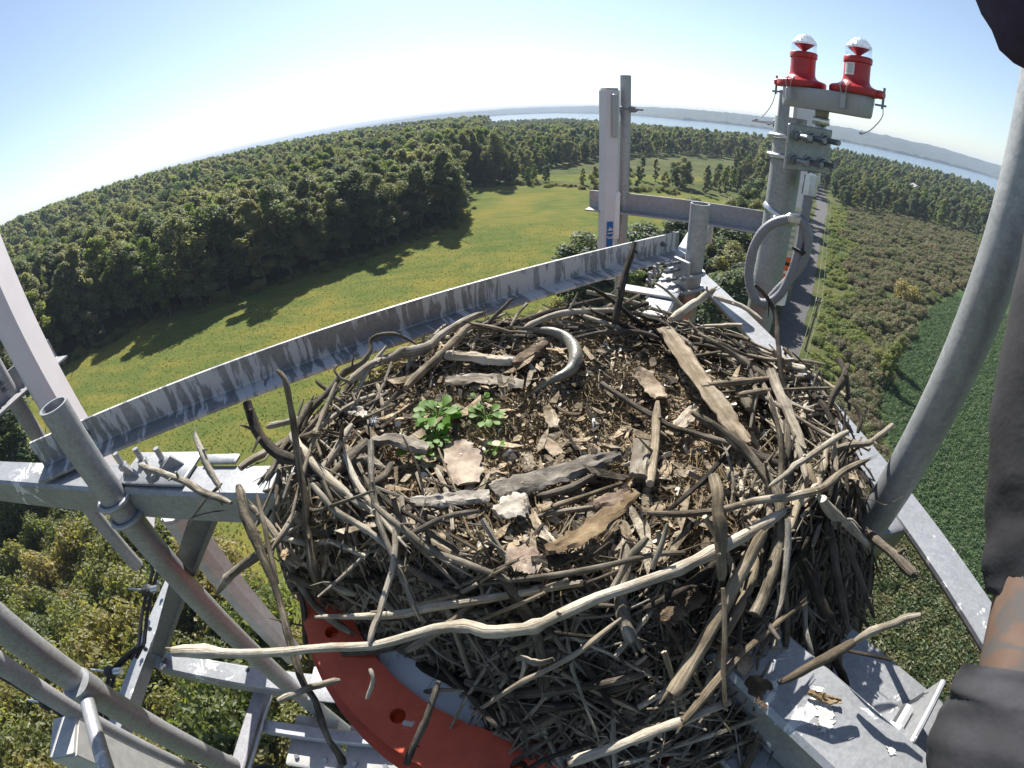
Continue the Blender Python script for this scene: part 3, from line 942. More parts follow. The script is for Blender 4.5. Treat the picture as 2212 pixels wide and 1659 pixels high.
def sq(w, h=None, c=.008):
    h = h or w; a, b = w / 2, h / 2
    return [(-a + c, -b), (a - c, -b), (a, -b + c), (a, b - c), (a - c, b), (-a + c, b), (-a, b - c), (-a, -b + c)]
def ell(wd, ht, t=.009, flip=1, down=False):
    """angle section: a flat leg of width wd and an upright leg of height ht"""
    k = -1 if down else 1
    p = [(0, 0), (flip * wd, 0), (flip * wd, k * t), (flip * (t + .004), k * t), (flip * t, k * (t + .004)), (flip * t, k * ht), (0, k * ht)]
    return p if flip * k > 0 else p[::-1]

# --- monopole
root = thing('monopole_tower', (TC.x, TC.y, 0), 'orange and white painted monopole carrying the nest, with an orange bolted flange', 'tower')
def flange(z0, z1, ri, ro, nh, a0, rh, rb):
    mb = MB(); n = 16; V, F = [], []
    for s_ in range(nh):
        ac = a0 + 2 * math.pi * s_ / nh; hw = math.pi / nh
        out = []
        for k in range(n):
            q = 2 * math.pi * k / n + math.pi / 4
            cx, cy = math.cos(q), math.sin(q); m = max(abs(cx), abs(cy)); out.append((ac + hw * cx / m, (ri + ro) / 2 + (ro - ri) / 2 * cy / m))
        # finer ring on the long sides is not needed: hw is small enough for a smooth edge
        for z in (z1, z0):
            o = len(V)
            for (a, r_) in out: V.append(TC + Vector((r_ * math.cos(a), r_ * math.sin(a), z)))
            for k in range(n):
                q = 2 * math.pi * k / n + math.pi / 4
                V.append(TC + Vector((rb * math.cos(ac) - rh * math.cos(q) * math.sin(ac) + rh * math.sin(q) * math.cos(ac), rb * math.sin(ac) + rh * math.cos(q) * math.cos(ac) + rh * math.sin(q) * math.sin(ac), z)))
            for k in range(n):
                k2 = (k + 1) % n; f = (o + k, o + k2, o + n + k2, o + n + k)
                F.append(f if z == z1 else f[::-1])
        o = len(V) - 4 * n
        for k in range(n):
            k2 = (k + 1) % n; F.append((o + n + k, o + n + k2, o + 3 * n + k2, o + 3 * n + k))
            if abs(out[k][1] - out[k2][1]) < 1e-6: F.append((o + k, o + 2 * n + k, o + 2 * n + k2, o + k2))
    mb.add(V, F); return mb
mb = flange(-.79, -.76, .485, .578, 16, R(235), .0135, .531); part('flange', mb, ORANGE, root)
mb = flange(-.875, -.84, .485, .60, 16, R(235), .0135, .531); part('lower_flange', mb, ORANGE, root)
mb = MB(); mb.lathe(TC, [(.50, -1.9), (.497, -.79)], 64, caps=False); mb.lathe(TC, [(.485, -.84), (.485, -.79)], 64, caps=False); part('orange_shaft', mb, ORANGE, root)
mb = MB(); mb.lathe(TC, [(.62, -CZ), (.56, -14), (.50, -1.9)], 48, caps=False); part('white_shaft', mb, CAPW, root)
mb = MB(); mb.lathe(TC, [(.484, -.80), (.484, -.782)], 64); part('cap_plate', mb, CAPW, root)

# --- the three radial arms
def arm(ang, L, label, width=.10, h=.10, ztop=-.64, r0=.30, mat=G_ARM, plate=True):
    d = Vector((math.cos(R(ang)), math.sin(R(ang)), 0)); p0 = TC + d * r0 + UP * (ztop - h / 2); p1 = TC + d * L + UP * (ztop - h / 2)
    root = thing('support_arm', p0, label, 'support arm')
    mb = MB(); mb.sweep(p0, p1, sq(width, h), UP); part('square_tube', mb, mat, root)
    mb = MB(); mb.box(p1 + d * .006, (.012, width + .05, h + .05), (d, UP.cross(d), UP), bev=.003); part('end_plate', mb, mat, root)
    return root, d
armL, dL = arm(180, 2.15, 'galvanised square arm reaching left from under the nest, spattered white')
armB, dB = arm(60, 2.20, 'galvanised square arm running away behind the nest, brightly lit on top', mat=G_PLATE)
armR, dR = arm(-60, 2.15, 'broad galvanised arm at the bottom right with a white bird dropping', .125, .10)
# gusset under the right arm
sdR = UP.cross(dR)
mb = MB(); c = TC + dR * .78 + UP * -.755 - sdR * -.06
mb.box(c, (.72, .36, .016), (dR, sdR, UP), bev=.004); part('gusset_plate', mb, G_ARM, armR, False)
mb = MB(); c = at(1962, 1562, z=-.70); mb.box(c, (.010, .13, .12), (dR, sdR, UP), bev=.003); part('lug_plate', mb, G_ARM, armR, False)
mb = MB(); c2 = at(1925, 1590, z=-.69); mb.tube([c2 - sdR * .02, c2 + sdR * .06], .011, 8); mb.hexbolt(c2, sdR, .019, .014); part('bolt', mb, STEEL, armR)
def splat(c, rad, seed, n=40, nrm=UP):
    r = random.Random(seed); mb = MB(); a = nrm.orthogonal().normalized(); b = nrm.cross(a); V = [c + nrm * .0022]
    for k in range(n):
        q = 2 * math.pi * k / n; rr_ = rad * (.55 + .45 * abs(mnoise.noise(Vector((math.cos(q) * 2.3, math.sin(q) * 2.3, seed)))) * 2.2) * r.uniform(.8, 1.15)
        V.append(c + a * rr_ * math.cos(q) + b * rr_ * math.sin(q) + nrm * .0012)
    mb.add(V, [(0, 1 + k, 1 + (k + 1) % n) for k in range(n)]); return mb
_t = NT('bird_dropping'); _n = _t.noise(_t.map('Object'), 60, 4); _t.col(_t.ramp(_n, [(.35, (.34, .33, .30)), (.6, (.62, .61, .58))])); _t.set(Roughness=.9); DROP = _t.mat
for i, (px, py, rd) in enumerate(((1780, 1538, .020), (1783, 1565, .016), (1835, 1592, .006), (1925, 1622, .010), (1648, 1468, .006), (1795, 1592, .005))):
    part('dropping', splat(at(px, py, z=-.6395), rd, 5 + i), DROP, armR)
# bolts and clamp bracket on the left arm
def studs(root, pts, axis, r=.011, h=.012, stud=.03, mat=STEEL):
    for p in pts:
        mb = MB(); mb.hexbolt(p, axis, r, h, 0, stud, r * .55); part('bolt', mb, mat, root)
c = at(345, 1012, z=-.632)
mb = MB(); mb.box(c, (.22, .115, .012), bev=.003); part('clamp_plate', mb, G_ARM, armL)
studs(armL, [at(312, 1002, z=-.626), at(357, 1002, z=-.626), at(270, 1012, z=-.626), at(330, 1035, z=-.626)], UP, .014, .016, .035, G_ARM)
b0, b1, b2 = at(268, 1020, z=-.62), at(345, 1075, z=-.70), at(398, 1000, z=-.625)
mb = MB(); mb.sweep(b0, b1, [(-.004, -.04), (.004, -.04), (.004, .04), (-.004, .04)], UP); part('clamp_side', mb, G_DULL, armL)
mb = MB(); mb.sweep(b1, b2, [(-.004, -.04), (.004, -.04), (.004, .04), (-.004, .04)], UP); part('clamp_side', mb, G_DULL, armL)
mb = MB(); mb.box(at(478, 992, z=-.632), (.10, .03, .012), bev=.003); part('cleat', mb, G_ARM, armL)
# bolts and slots on the back arm
sdB = UP.cross(dB)
studs(armB, [at(1412, 597, z=-.64), at(1402, 611, z=-.64), at(1420, 590, z=-.64)], UP, .014, .014, .03, BOLT)
mb = MB(); c = at(1400, 630, z=-.632); mb.box(c, (.05, .22, .012), (dB, sdB, UP), bev=.003); part('cross_cleat', mb, G_PLATE, armB)

# --- angle beams between the arms
def beam(p0, p1, prof, label, mat, upv=UP, bolts=()):
    root = thing('angle_beam', p0, label, 'angle beam')
    mb = MB(); mb.sweep(p0, p1, prof, upv); part('angle', mb, mat, root)
    for (p, ax) in bolts:
        m2 = MB(); m2.hexbolt(p, ax, .012, .012, 0, .018); part('bolt', m2, BOLT, root)
    return root
pa, pb = Zp(-1.36, .655, -.628), Zp(.80, 1.955, -.628)
tb = (pb - pa).normalized(); nb_ = UP.cross(tb)
beam(pa, pb, ell(.085, .092, .009, 1), 'long galvanised angle beam behind the nest, streaked with white droppings', G_BEAM, UP,
     [(Zp(.70, 1.885, -.575), -nb_), (Zp(-1.2, .745, -.575), -nb_)])
pa, pb = pol(11.0, 2.80, -.60), pol(44.0, 2.80, -.60)
pa = Zp(.55, 2.80, -.61); pb = Zp(1.50, 2.252, -.61)
t2 = (pb - pa).normalized(); n2 = UP.cross(t2)
beam(pa, pb, ell(.09, .115, .010, 1), 'dull purplish angle bar between the antenna mast and the big pole', G_DULL, UP,
     [(pa + t2 * q + UP * z - n2 * .011, -n2) for q in (.10, .16) for z in (.04, .08)])
beam(Zp(.85, 1.84, -.655), Zp(.85, -.75, -.655), ell(.085, .08, .009, 1, True), 'flat-topped angle bar running past the nest on the right, lit grey', G_ARM, UP)
beam(Zp(-2.03, 1.32, -.60), Zp(-2.03, -.5, -.60), ell(.09, .10, .009, -1), 'angle bar with four bolts crossing the antenna at the left edge', G_DULL, UP,
     [(Zp(-2.018, y, z), Vector((1, 0, 0))) for y in (1.00, 1.12) for z in (-.55, -.52)])
lowbar = beam(Zp(-1.95, 1.20, -1.93), Zp(-1.78, -.45, -1.85), ell(.085, .085, .009, 1, True), 'long angle bar with bolts and cable clamps at the lower left', G_ARM, UP,
     [(at(302, 1400, z=-1.86), UP), (at(316, 1404, z=-1.86), UP), (at(325, 1360, z=-1.86), UP), (at(345, 1262, z=-1.86), UP)])
root = thing('support_arm', Zp(-.3, .64, -2.0), 'lower galvanised tube under the left arm, pointing to the orange tower', 'support arm')
mb = MB(); mb.sweep(Zp(-.35, .64, -2.0), Zp(-1.86, .64, -2.0), sq(.10), UP); part('square_tube', mb, G_ARM, root)
mb = MB(); mb.tube([at(535, 1448, z=-1.951), at(535, 1448, z=-1.951) + UP * .0015], .012, 10); part('bolt_hole_plug', mb, BLACK, root)
mb = MB(); mb.box(Zp(-.86, .64, -1.94), (.20, .16, .014), bev=.003); part('end_plate', mb, G_PLATE, root)
root = thing('diagonal_brace', Zp(-.72, .64, -.7), 'dark olive diagonal strut between upper and lower left arms', 'brace')
mb = MB(); mb.sweep(Zp(-.72, .655, -.745), Zp(-1.82, .655, -1.96), ell(.075, .05, .01, 1), Vector((0, -1, 0))); part('angle', mb, DARKSTEEL, root)
mb = MB(); mb.hexbolt(Zp(-1.76, .60, -1.9), (0, -1, 0), .014, .012, 0, .02); part('bolt', mb, STEEL, root)

# --- upright pipes
def pipe(x, y, z0, z1, rad, label, mat=G_PIPE, openm=.006, clamps=(), n=28):
    root = thing('steel_pipe', Zp(x, y, z0), label, 'pipe')
    mb = MB(); mb.tube([Zp(x, y, z0 + (z1 - z0) * k / 6) for k in range(7)], rad, n, True, 0, open_in=openm); part('pipe', mb, mat, root)
    for (z, ang) in clamps:
        m2 = MB(); d = Vector((math.cos(R(ang)), math.sin(R(ang)), 0)); s2 = UP.cross(d); pts = []
        c = Zp(x, y, z)
        pts.append(c - d * (rad + .075) + s2 * (rad + .008)); pts.append(c + s2 * (rad + .008))
        for k in range(1, 12): q = math.pi * k / 12; pts.append(c + s2 * (rad + .008) * math.cos(q) + d * (rad + .008) * math.sin(q))
        pts.append(c - s2 * (rad + .008)); pts.append(c - d * (rad + .075) - s2 * (rad + .008))
        m2.tube(pts, .0075, 8); ub = part('u_bolt', m2, G_PIPE, root)
        for sg in (-1, 1):
            m3 = MB(); m3.hexbolt(c - d * (rad + .052) + s2 * sg * (rad + .008), -d, .013, .011); part('nut', m3, BOLT, ub)
    return root
pipe(-.994, .577, -3.4, -.37, .0365, 'upright open-topped pipe clamped to the left arm, its lower length tinted red', G_PIPE, .006, [(-.655, -60), (-.715, -60)])
sp = pipe(.727, 1.581, -1.2, -.325, .0365, 'short open-topped pipe standing at the back right rim of the nest', G_PIPE, .005, [(-.595, 20), (-.655, 20)])
mb = MB(); c = at(1470, 600, z=-.61); mb.box(c, (.012, .09, .15), (Vector((math.cos(R(20)), math.sin(R(20)), 0)), Vector((-math.sin(R(20)), math.cos(R(20)), 0)), UP), bev=.003); part('clamp_plate', mb, G_PIPE, sp)
for (px, py) in ((1445, 586), (1438, 606), (1444, 570)):
    c = at(px, py, r=1.66); d = Vector((-.94, -.34, 0)); mb = MB(); mb.tube([c - d * .07, c + d * .02], .006, 8); mb.hexbolt(c - d * .02, d, .012, .012); part('bolt', mb, BOLT, sp)
rp = pipe(.687, .405, -.80, 1.25,   .0345, 'thick upright pipe on the right crossing the lake view', G_BIG, .006, [], 36)
mb = MB(); mb.lathe(Zp(.687, .405, -.80), [(.035, -.02), (.041, -.012), (.041, .03), (.0355, .034)], 32); part('collar', mb, G_PIPE, rp)
mb = MB(); mb.box(Zp(.735, .405, -.70), (.10, .06, .08), bev=.004); part('bracket', mb, G_BIG, rp)
pipe(-1.10, .185, -1.72, -.35, .037, 'near upright pipe at the lower left ending above the cable bundle', G_PIPE, .006)
pipe(-1.62, .17, -3.0, -.5, .034, 'thinner pipe behind the near one at the lower left', G_DULL, .006)
root = thing('cross_tube', at(175, 1490, z=-.93), 'stubby paint-flaked cross tube welded to the lower left pipe', 'tube')
mb = MB(); a_ = Zp(-1.08, .178, -.926); b_ = Zp(-.86, -.03, -.926); mb.tube([a_.lerp(b_ + (b_ - a_) * .5, k / 5) for k in range(6)], .019, 20); part('tube', mb, G_ARM, root)
mb = MB(); mb.tube([a_ - Vector((0, 0, .03)), a_ + Vector((0, 0, .03))], .043, 20); part('weld_collar', mb, G_ARM, root)

# --- panel antennas
def panel(c, az, w_, dp, z0, z1, label, mat, cat='antenna', bev=.02, mast=None):
    """box radome standing upright; az = direction its back turns to"""
    root = thing('panel_antenna', Vector((c.x, c.y, z0 + CZ)), label, cat)
    a = Vector((math.cos(R(az)), math.sin(R(az)), 0)); b = UP.cross(a)
    mb = MB(); mb.sweep(Vector((c.x, c.y, z0 + CZ)), Vector((c.x, c.y, z1 + CZ)), sq(w_, dp, bev), a); part('radome', mb, mat, root)
    mb = MB(); mb.sweep(Vector((c.x, c.y, z1 + CZ)), Vector((c.x, c.y, z1 + .012 + CZ)), sq(w_ - .012, dp - .012, bev), a); part('end_cap', mb, RADOME, root)
    return root, a, b
# far mast with its antenna
mc = Zp(.737, 2.70, 0)
root = thing('antenna_mast', Zp(.737, 2.70, -1.4), 'slim grey mast pipe holding the pinkish panel antenna behind the nest', 'mast')
mb = MB(); mb.tube([Zp(.737, 2.70, -1.4), Zp(.737, 2.70, -.6), Zp(.737, 2.70, .195)], .031, 24, open_in=.004); part('pipe', mb, G_PIPE, root)
v = Vector((.737, 2.70, 0)).normalized(); sv = Vector((v.y, -v.x, 0))
for z in (.0, -.86):
    mb = MB(); mb.box(Zp(.737, 2.70, z) - sv * .02, (.16, .05, .035), (sv, v, UP), bev=.004); cl = part('clamp', mb, BOLT, root)
    for s2 in (-.03, .03):
        mb = MB(); mb.tube([Zp(.737, 2.70, z) + v * s2 - sv * .10, Zp(.737, 2.70, z) + v * s2 + sv * .10], .006, 8); mb.hexbolt(Zp(.737, 2.70, z) + v * s2 + sv * .055, sv, .012, .012); part('rod', mb, BOLT, cl)
ant1, a1, b1 = panel(at(1316, 300, r=2.74), 102, .085, .13, -1.02, .105, 'pinkish white panel antenna on the mast behind the nest, blue label near its foot', RADOME_L)
mb = MB(); mb.box(at(1329, 250, r=2.66), (.03, .05, .24), (sv, v, UP), bev=.004); part('mounting_rail', mb, GREYBOX, ant1)
f = at(1311, 530, r=2.632); vv = Vector((f.x, f.y, 0)).normalized(); ss = Vector((vv.y, -vv.x, 0))
a1n = -Vector((math.cos(R(102)), math.sin(R(102)), 0)); s1 = UP.cross(a1n)
cface = Zp(0, 0, 0) + Vector((at(1316, 300, r=2.74).x, at(1316, 300, r=2.74).y, 0)) + a1n * .0655
def on_face(zc, sc): return Vector((cface.x, cface.y, 0)) + s1 * sc + UP * (zc + CZ)
mb = MB(); mb.box(on_face(-.80, -.016), (.040, .30, .003), (s1, UP, a1n)); part('blue_label', mb, BLUE, ant1, False)
mb = MB(); mb.box(on_face(-.62, .030), (.030, .28, .003), (s1, UP, a1n)); part('white_label', mb, RADOME_W, ant1, False)
def text(body, size, mat, parent, loc, xax, yax, name='lettering'):
    cu = bpy.data.curves.new(name, 'FONT'); cu.body = body; cu.size = size; cu.align_x = 'CENTER'; cu.align_y = 'CENTER'; cu.extrude = .0006
    o = bpy.data.objects.new('tmp', cu); COL.objects.link(o)
    dg = bpy.context.evaluated_depsgraph_get(); me = bpy.data.meshes.new_from_object(o.evaluated_get(dg))
    bpy.data.objects.remove(o); me.materials.clear(); me.materials.append(mat)
    zax = xax.cross(yax); m = Matrix((xax, yax, zax)).transposed().to_4x4(); m.translation = loc - wloc(parent)
    me.transform(m); return link(name, me, parent)
text('413', .05, WHITEL, ant1, on_face(-.72, -.016) + a1n * .003, -UP, s1)
# second antenna behind the big pole
p2 = pol(35.65, 2.75, -0)
ant2, a2, b2_ = panel(p2, 60, .13, .09, -1.03, .09, 'white panel antenna behind the big pole with warning stickers down its edge', RADOME_W)
v2 = Vector((p2.x, p2.y, 0)).normalized()
cands = [Vector((math.cos(R(60 + 90 * k)), math.sin(R(60 + 90 * k)), 0)) for k in range(4)]
nf = min(cands, key=lambda q: q.dot(v2)); ext = .045 if abs(nf.dot(Vector((math.cos(R(60)), math.sin(R(60)), 0)))) > .5 else .065
s2_ = UP.cross(nf)
def on2(zc, sc): return Vector((p2.x, p2.y, CZ + zc)) + nf * (ext + .0015) + s2_ * sc
mb = MB(); mb.box(on2(-.58, .02), (.045, .28, .003), (s2_, UP, nf)); part('white_label', mb, YELL, ant2, False)
for k in range(7):
    mb = MB(); mb.box(on2(-.47 - .035 * k, .02) + nf * .0022, (.03, .012 if k % 2 else .018, .0015), (s2_, UP, nf)); part('printed_line', mb, GREYL, ant2, False)
mb = MB(); mb.box(on2(-.82, .02), (.045, .18, .003), (s2_, UP, nf)); part('orange_label', mb, ORANGEL, ant2, False)
for k in range(3):
    mb = MB(); mb.box(on2(-.77 - .05 * k, .02) + nf * .0022, (.028, .018, .0015), (s2_, UP, nf)); part('printed_line', mb, WHITEL if k else BLACKL, ant2, False)
m2p = Zp(1.545, 2.14, 0)
root = thing('antenna_mast', Zp(1.50, 2.24, -1.4), 'slim mast pipe just behind the top of the big pole', 'mast')
q0 = at(1695, 215, r=2.7)
mb = MB(); mb.tube([Zp(q0.x, q0.y, -1.4), Zp(q0.x, q0.y, .17)], .031, 20, open_in=.004); part('pipe', mb, G_DULL, root)
vq = Vector((q0.x, q0.y, 0)).normalized(); sq_ = Vector((vq.y, -vq.x, 0))
for z in (-.01,):
    mb = MB(); mb.box(Zp(q0.x, q0.y, z) + sq_ * .02, (.14, .06, .04), (sq_, vq, UP), bev=.004); cl = part('clamp', mb, BOLT, root)
    mb = MB(); mb.tube([Zp(q0.x, q0.y, z) - sq_ * .16 - vq * .04, Zp(q0.x, q0.y, z) + sq_ * .26 - vq * .04], .006, 8)
    for k in (-.08, .05, .12, .2): mb.hexbolt(Zp(q0.x, q0.y, z) + sq_ * k - vq * .04, sq_, .013, .02)
    part('rod', mb, STEEL, cl)
# left edge antenna
antL, aL, bL = panel(pol(-59.2, 2.18, 0), 30, .20, .10, -1.5, .25, 'long pale lilac panel antenna leaning in at the left edge', RADOME_L)
root = thing('antenna_mast', pol(-63.2, 2.28, -1.7), 'dark mast pipe behind the panel antenna at the left edge', 'mast')
mb = MB(); mb.tube([pol(-63.2, 2.28, -1.7), pol(-63.2, 2.28, .3)], .036, 20, open_in=.004); part('pipe', mb, G_DULL, root)
panel(pol(-54.4, 1.58, 0), 10, .125, .11, -2.3, -1.10, 'beige-grey faceted antenna housing seen from above below the left arm', RADOME, bev=.03)
panel(pol(-87.5, 1.62, 0), 25, .16, .13, -2.9, -1.40, 'grey antenna housing at the bottom left corner, its top seen from above', RADOME, bev=.004)

# --- radio units at the bottom left
root = thing('mounting_tube', at(560, 1480, z=-2.1), 'purplish mounting tube in front of the lower left arm', 'mounting tube')
pa, pb = Zp(-1.27, .62, -2.09), Zp(-1.30, .05, -2.09)
mb = MB(); mb.sweep(pa, pb, sq(.075, .075, .006), UP); part('tube', mb, G_DULL, root)
mb = MB(); mb.tube([pa + Vector((.055, 0, .02)), pb + Vector((.055, 0, .02))], .008, 8); part('rod', mb, STEEL, root)
mb = MB(); mb.sweep(Zp(-1.23, .45, -2.12), Zp(-.62, .45, -2.12), sq(.06, .06, .006), UP); part('crossbar', mb, G_PLATE, root)
for i, (x, lab) in enumerate(((-.99, 'left of two finned radio units hanging below the lower tube'), (-.71, 'right of two finned radio units hanging below the lower tube'))):
    c = Zp(x, .36, -2.42); root = thing('radio_unit', c, lab, 'radio unit')
    mb = MB(); mb.box(c, (.24, .12, .44), bev=.012); part('housing', mb, GREYBOX, root)
    mb = MB(); mb.box(c + Vector((0, .02, .245)), (.25, .17, .03), bev=.008); part('sun_shield', mb, RADOME, root)
    mb = MB(); mb.box(c + Vector((0, .14, .27)), (.22, .08, .02), bev=.006); part('bracket', mb, RADOME, root)
    for k in range(12):
        mb = MB(); mb.box(c + Vector((-.11 + .02 * k, -.085, 0)), (.005, .05, .40)); part('fin', mb, GREYBOX, root, False)
    for k in (-.07, .07):
        mb = MB(); mb.hexbolt(c + Vector((k, -.02, .26)), UP, .012, .014); part('bolt', mb, STEEL, root)
root = thing('cable_coil', at(540, 1640, z=-2.2), 'black corrugated cable bundle at the bottom edge beside the radio units', 'cable')
c = Zp(-1.22, .17, -2.25)
mb = MB()
for k in range(3):
    mb.tube([c + Vector((.12 * math.cos(q * .35), .10 * math.sin(q * .35), -.05 * k + .004 * q)) for q in range(17)], [.024 + .004 * (q % 2) for q in range(17)], 10)
part('cable', mb, BLACK, root)
for i, (pl, lab) in enumerate(([[(322, 1195), (330, 1235), (318, 1275), (306, 1330), (300, 1390), (282, 1425)], 'black coax cable hanging left of the lower angle bar'],
                               [[(300, 1395), (262, 1425), (238, 1452), (228, 1490), (215, 1560)], 'second black coax cable bending behind the lower angle bar'],
                               [[(0, 1462), (50, 1490), (100, 1520), (180, 1580)], 'black cable running in from the left edge under the pipes'])):
    root = thing('coax_cable', at(*pl[0], s=2.5), lab, 'cable')
    for off in (0, .03):
        mb = MB(); ps = [at(x, y, s=2.46 + off) + Vector((off, off * .4, 0)) for x, y in pl]; mb.tube(ps, .009, 8); part('cable', mb, BLACK, root)
    q = at(*pl[2], s=2.44); mb = MB(); mb.box(q, (.05, .05, .05), bev=.01); part('clamp', mb, BLACK, root)
    mb = MB(); mb.tube([q, q + Vector((-.10, -.02, .02))], .005, 6); mb.tube([q, q + Vector((.06, .02, .0))], .017, 10); part('connector', mb, STEEL, root)

# --- big pole with the beacon hardware
PX, PY, PR = 1.022, 1.505, .0575
bp_ = pipe(PX, PY, -1.6, .022, PR, 'thick galvanised pole carrying the bolted plate and the twin beacon', G_POLE, .006, [], 36)
pd = Vector((PX, PY, 0)).normalized(); ps_ = Vector((pd.y, -pd.x, 0))     # away from camera, to the right
nrm = (-pd * .80 + ps_ * .60).normalized(); psx = UP.cross(nrm)           # plate normal and its horizontal axis
pc = at(1746, 322, r=1.70)
root = thing('clamp_plate', pc, 'square galvanised plate with six long studs bolted to the big pole', 'clamp plate')
mb = MB(); mb.box(pc, (.185, .15, .012), (psx, UP, nrm), bev=.003); part('plate', mb, G_POLE, root, False)
for i in range(3):
    for j in range(2):
        c = pc + psx * (-.062 + .060 * i) + UP * (.038 - .078 * j) + nrm * .006
        mb = MB(); mb.tube([c, c + nrm * .004], .022, 20); w_ = part('washer', mb, G_POLE, root)
        mb = MB(); mb.hexbolt(c + nrm * .004, nrm, .0165, .018); part('nut', mb, BOLT, root)
        mb = MB(); mb.tube([c, c + nrm * .020, c + nrm * .075], .0095, 12); part('stud', mb, BOLT, root)
for py in (291, 334):
    z = at(1672, py, r=1.79).z - CZ; c = Zp(PX, PY, z); mb = MB()
    pts = [c + (-pd * math.cos(q) - ps_ * math.sin(q)) * (PR + .010) for q in [R(-60 + 15 * k) for k in range(20)]]
    mb.tube(pts, .0085, 10); part('u_bolt', mb, STEEL, root)
z = at(1690, 470, r=1.76).z - CZ
root = thing('hose_clamp', Zp(PX, PY, z), 'shiny band clamp around the big pole above the conduit loop', 'hose clamp')
mb = MB(); tl = (UP + ps_ * .25).normalized()
pts = [Zp(PX, PY, z) + (-pd * math.cos(q) - ps_ * math.sin(q)) * (PR + .004) - ps_ * 0 + UP * (.030 * math.sin(q)) for q in [R(12 * k) for k in range(31)]]
mb.tube(pts, .011, 8, flat=.22, side=UP); part('band', mb, STEEL, root)
c = Zp(PX, PY, z) - pd * (PR + .012) + UP * -.004; mb = MB(); mb.box(c, (.035, .014, .018), (ps_, pd, UP), bev=.003); part('screw_housing', mb, STEEL, root)
mb = MB(); mb.tube([c - ps_ * .03, c + ps_ * .03], .005, 8); part('screw', mb, STEEL, root)

# conduit
R1 = lambda x, y: (1216.6 + x * .4, 55.3 + y * .4)
root = thing('flexible_conduit', at(*R1(1320, 900), r=1.66), 'grey flexible conduit looping down in front of the big pole', 'conduit')
loop = [(1335, 860), (1318, 960), (1300, 1060), (1285, 1160), (1262, 1250), (1228, 1350), (1180, 1440), (1115, 1492), (1050, 1490), (1012, 1420), (1004, 1320), (1022, 1220), (1068, 1125), (1130, 1070), (1200, 1048), (1262, 1048), (1306, 1078), (1322, 1140), (1312, 1220), (1280, 1300), (1230, 1360), (1160, 1430), (1080, 1520)]
def spline(P, n=6):
    P = [Vector(p) for p in P]; out = []
    for i in range(len(P) - 1):
        a, b, c, d = P[max(i - 1, 0)], P[i], P[i + 1], P[min(i + 2, len(P) - 1)]
        for k in range(n):
            t = k / n; out.append(.5 * ((2 * b) + (c - a) * t + (2 * a - 5 * b + 4 * c - d) * t * t + (3 * b - a - 3 * c + d) * t ** 3))
    out.append(P[-1]); return out
lp = [at(*R1(x, y), r=1.665 - .03 * math.sin(i / 22 * 3.1) + (.03 if 6 < i < 15 else 0) * 0) for i, (x, y) in enumerate(loop)]
lp = spline(lp, 10); mb = MB(); mb.tube(lp, [.0165 + (.0011 if i % 2 else -.0004) for i in range(len(lp))], 14); part('hose', mb, CONDUIT, root)
a_, b_ = at(*R1(1250, 1048), r=1.64), at(*R1(1255, 1050), r=1.70)
mb = MB(); mb.box(at(*R1(1246, 1044), r=1.635), (.055, .03, .034), (ps_, pd, UP), bev=.008); part('strap', mb, STEEL, root)
mb = MB(); c = at(*R1(1285, 1215), r=1.645); mb.tube([c - ps_ * .03 + UP * .004, c + pd * -.022, c + ps_ * .03 - UP * .006], .007, 8, flat=.6); mb.box(c + ps_ * .006 + UP * .008, (.012, .022, .05), (ps_, pd, UP), bev=.003); part('cable_tie', mb, BLACK, root)
top = at(*R1(1402, 440), r=1.775)
ax_ = [(1402, 440, .027), (1398, 472, .027)]
cx_, cy_ = top.x, top.y
def fit(z0, z1, rad, mat, n=20, name='fitting'):
    mb = MB(); mb.lathe(Zp(cx_, cy_, 0), [(rad - .003, z0), (rad, z0 + .004), (rad, z1 - .004), (rad - .003, z1)], n); part(name, mb, mat, root)
zt = top.z - CZ
fit(zt - .035, zt + .05, .024, GREYBOX); fit(zt - .062, zt - .035, .032, STEEL, 6, 'hex_nut'); fit(zt - .22, zt - .062, .021, STEEL, name='nipple')
mb = MB(); mb.tube([Zp(cx_, cy_, zt - .20), Zp(cx_, cy_, zt - .26), lp[4] + (lp[0] - lp[4]) * 1.6], [.021, .026, .027], 20); part('fitting', mb, STEEL, root)
mb = MB(); u_ = (lp[0] - lp[3]).normalized(); mb.tube([lp[0] - u_ * .035, lp[0] + u_ * .03], .0255, 8); part('hex_nut', mb, STEEL, root)

# twin beacon
B1, B2 = at(1731, 190, r=1.755), at(1846, 205, r=1.69)
zb = (B1.z + B2.z) / 2 - CZ + .0
root = thing('twin_beacon_base', Zp(B1.x, B1.y, zb - .07), 'grey cast base box shared by the two red beacons', 'beacon base')
bx = (B2 - B1); bx.z = 0; L = bx.length; bx.normalize(); by = UP.cross(bx)
mb = MB(); V = []
tilt = (B2.z - B1.z)
for (q, zt_) in ((-.058, 0), (-.062, 0)): pass
out2 = []
for k in range(9): q = math.pi / 2 + math.pi * k / 8; out2.append((B1, .062 * math.cos(q), .062 * math.sin(q)))
for k in range(9): q = -math.pi / 2 + math.pi * k / 8; out2.append((B2, .066 * math.cos(q), .066 * math.sin(q)))
N_ = len(out2)
for lev, (dz, ins) in enumerate(((-.066, .90), (-.058, .96), (-.006, 1.0), (-.001, .97))):
    for (c, x, y) in out2: V.append(Vector((c.x, c.y, (c.z if True else 0))) + bx * x * ins + by * y * ins + UP * dz)
F = [(l * N_ + k, l * N_ + (k + 1) % N_, (l + 1) * N_ + (k + 1) % N_, (l + 1) * N_ + k) for l in range(3) for k in range(N_)] + [tuple(range(N_ - 1, -1, -1)), tuple(range(3 * N_, 4 * N_))]
mb.add(V, F); part('box', mb, GREYBOX, root)
vb = Vector((B1.x, B1.y, 0)).normalized()
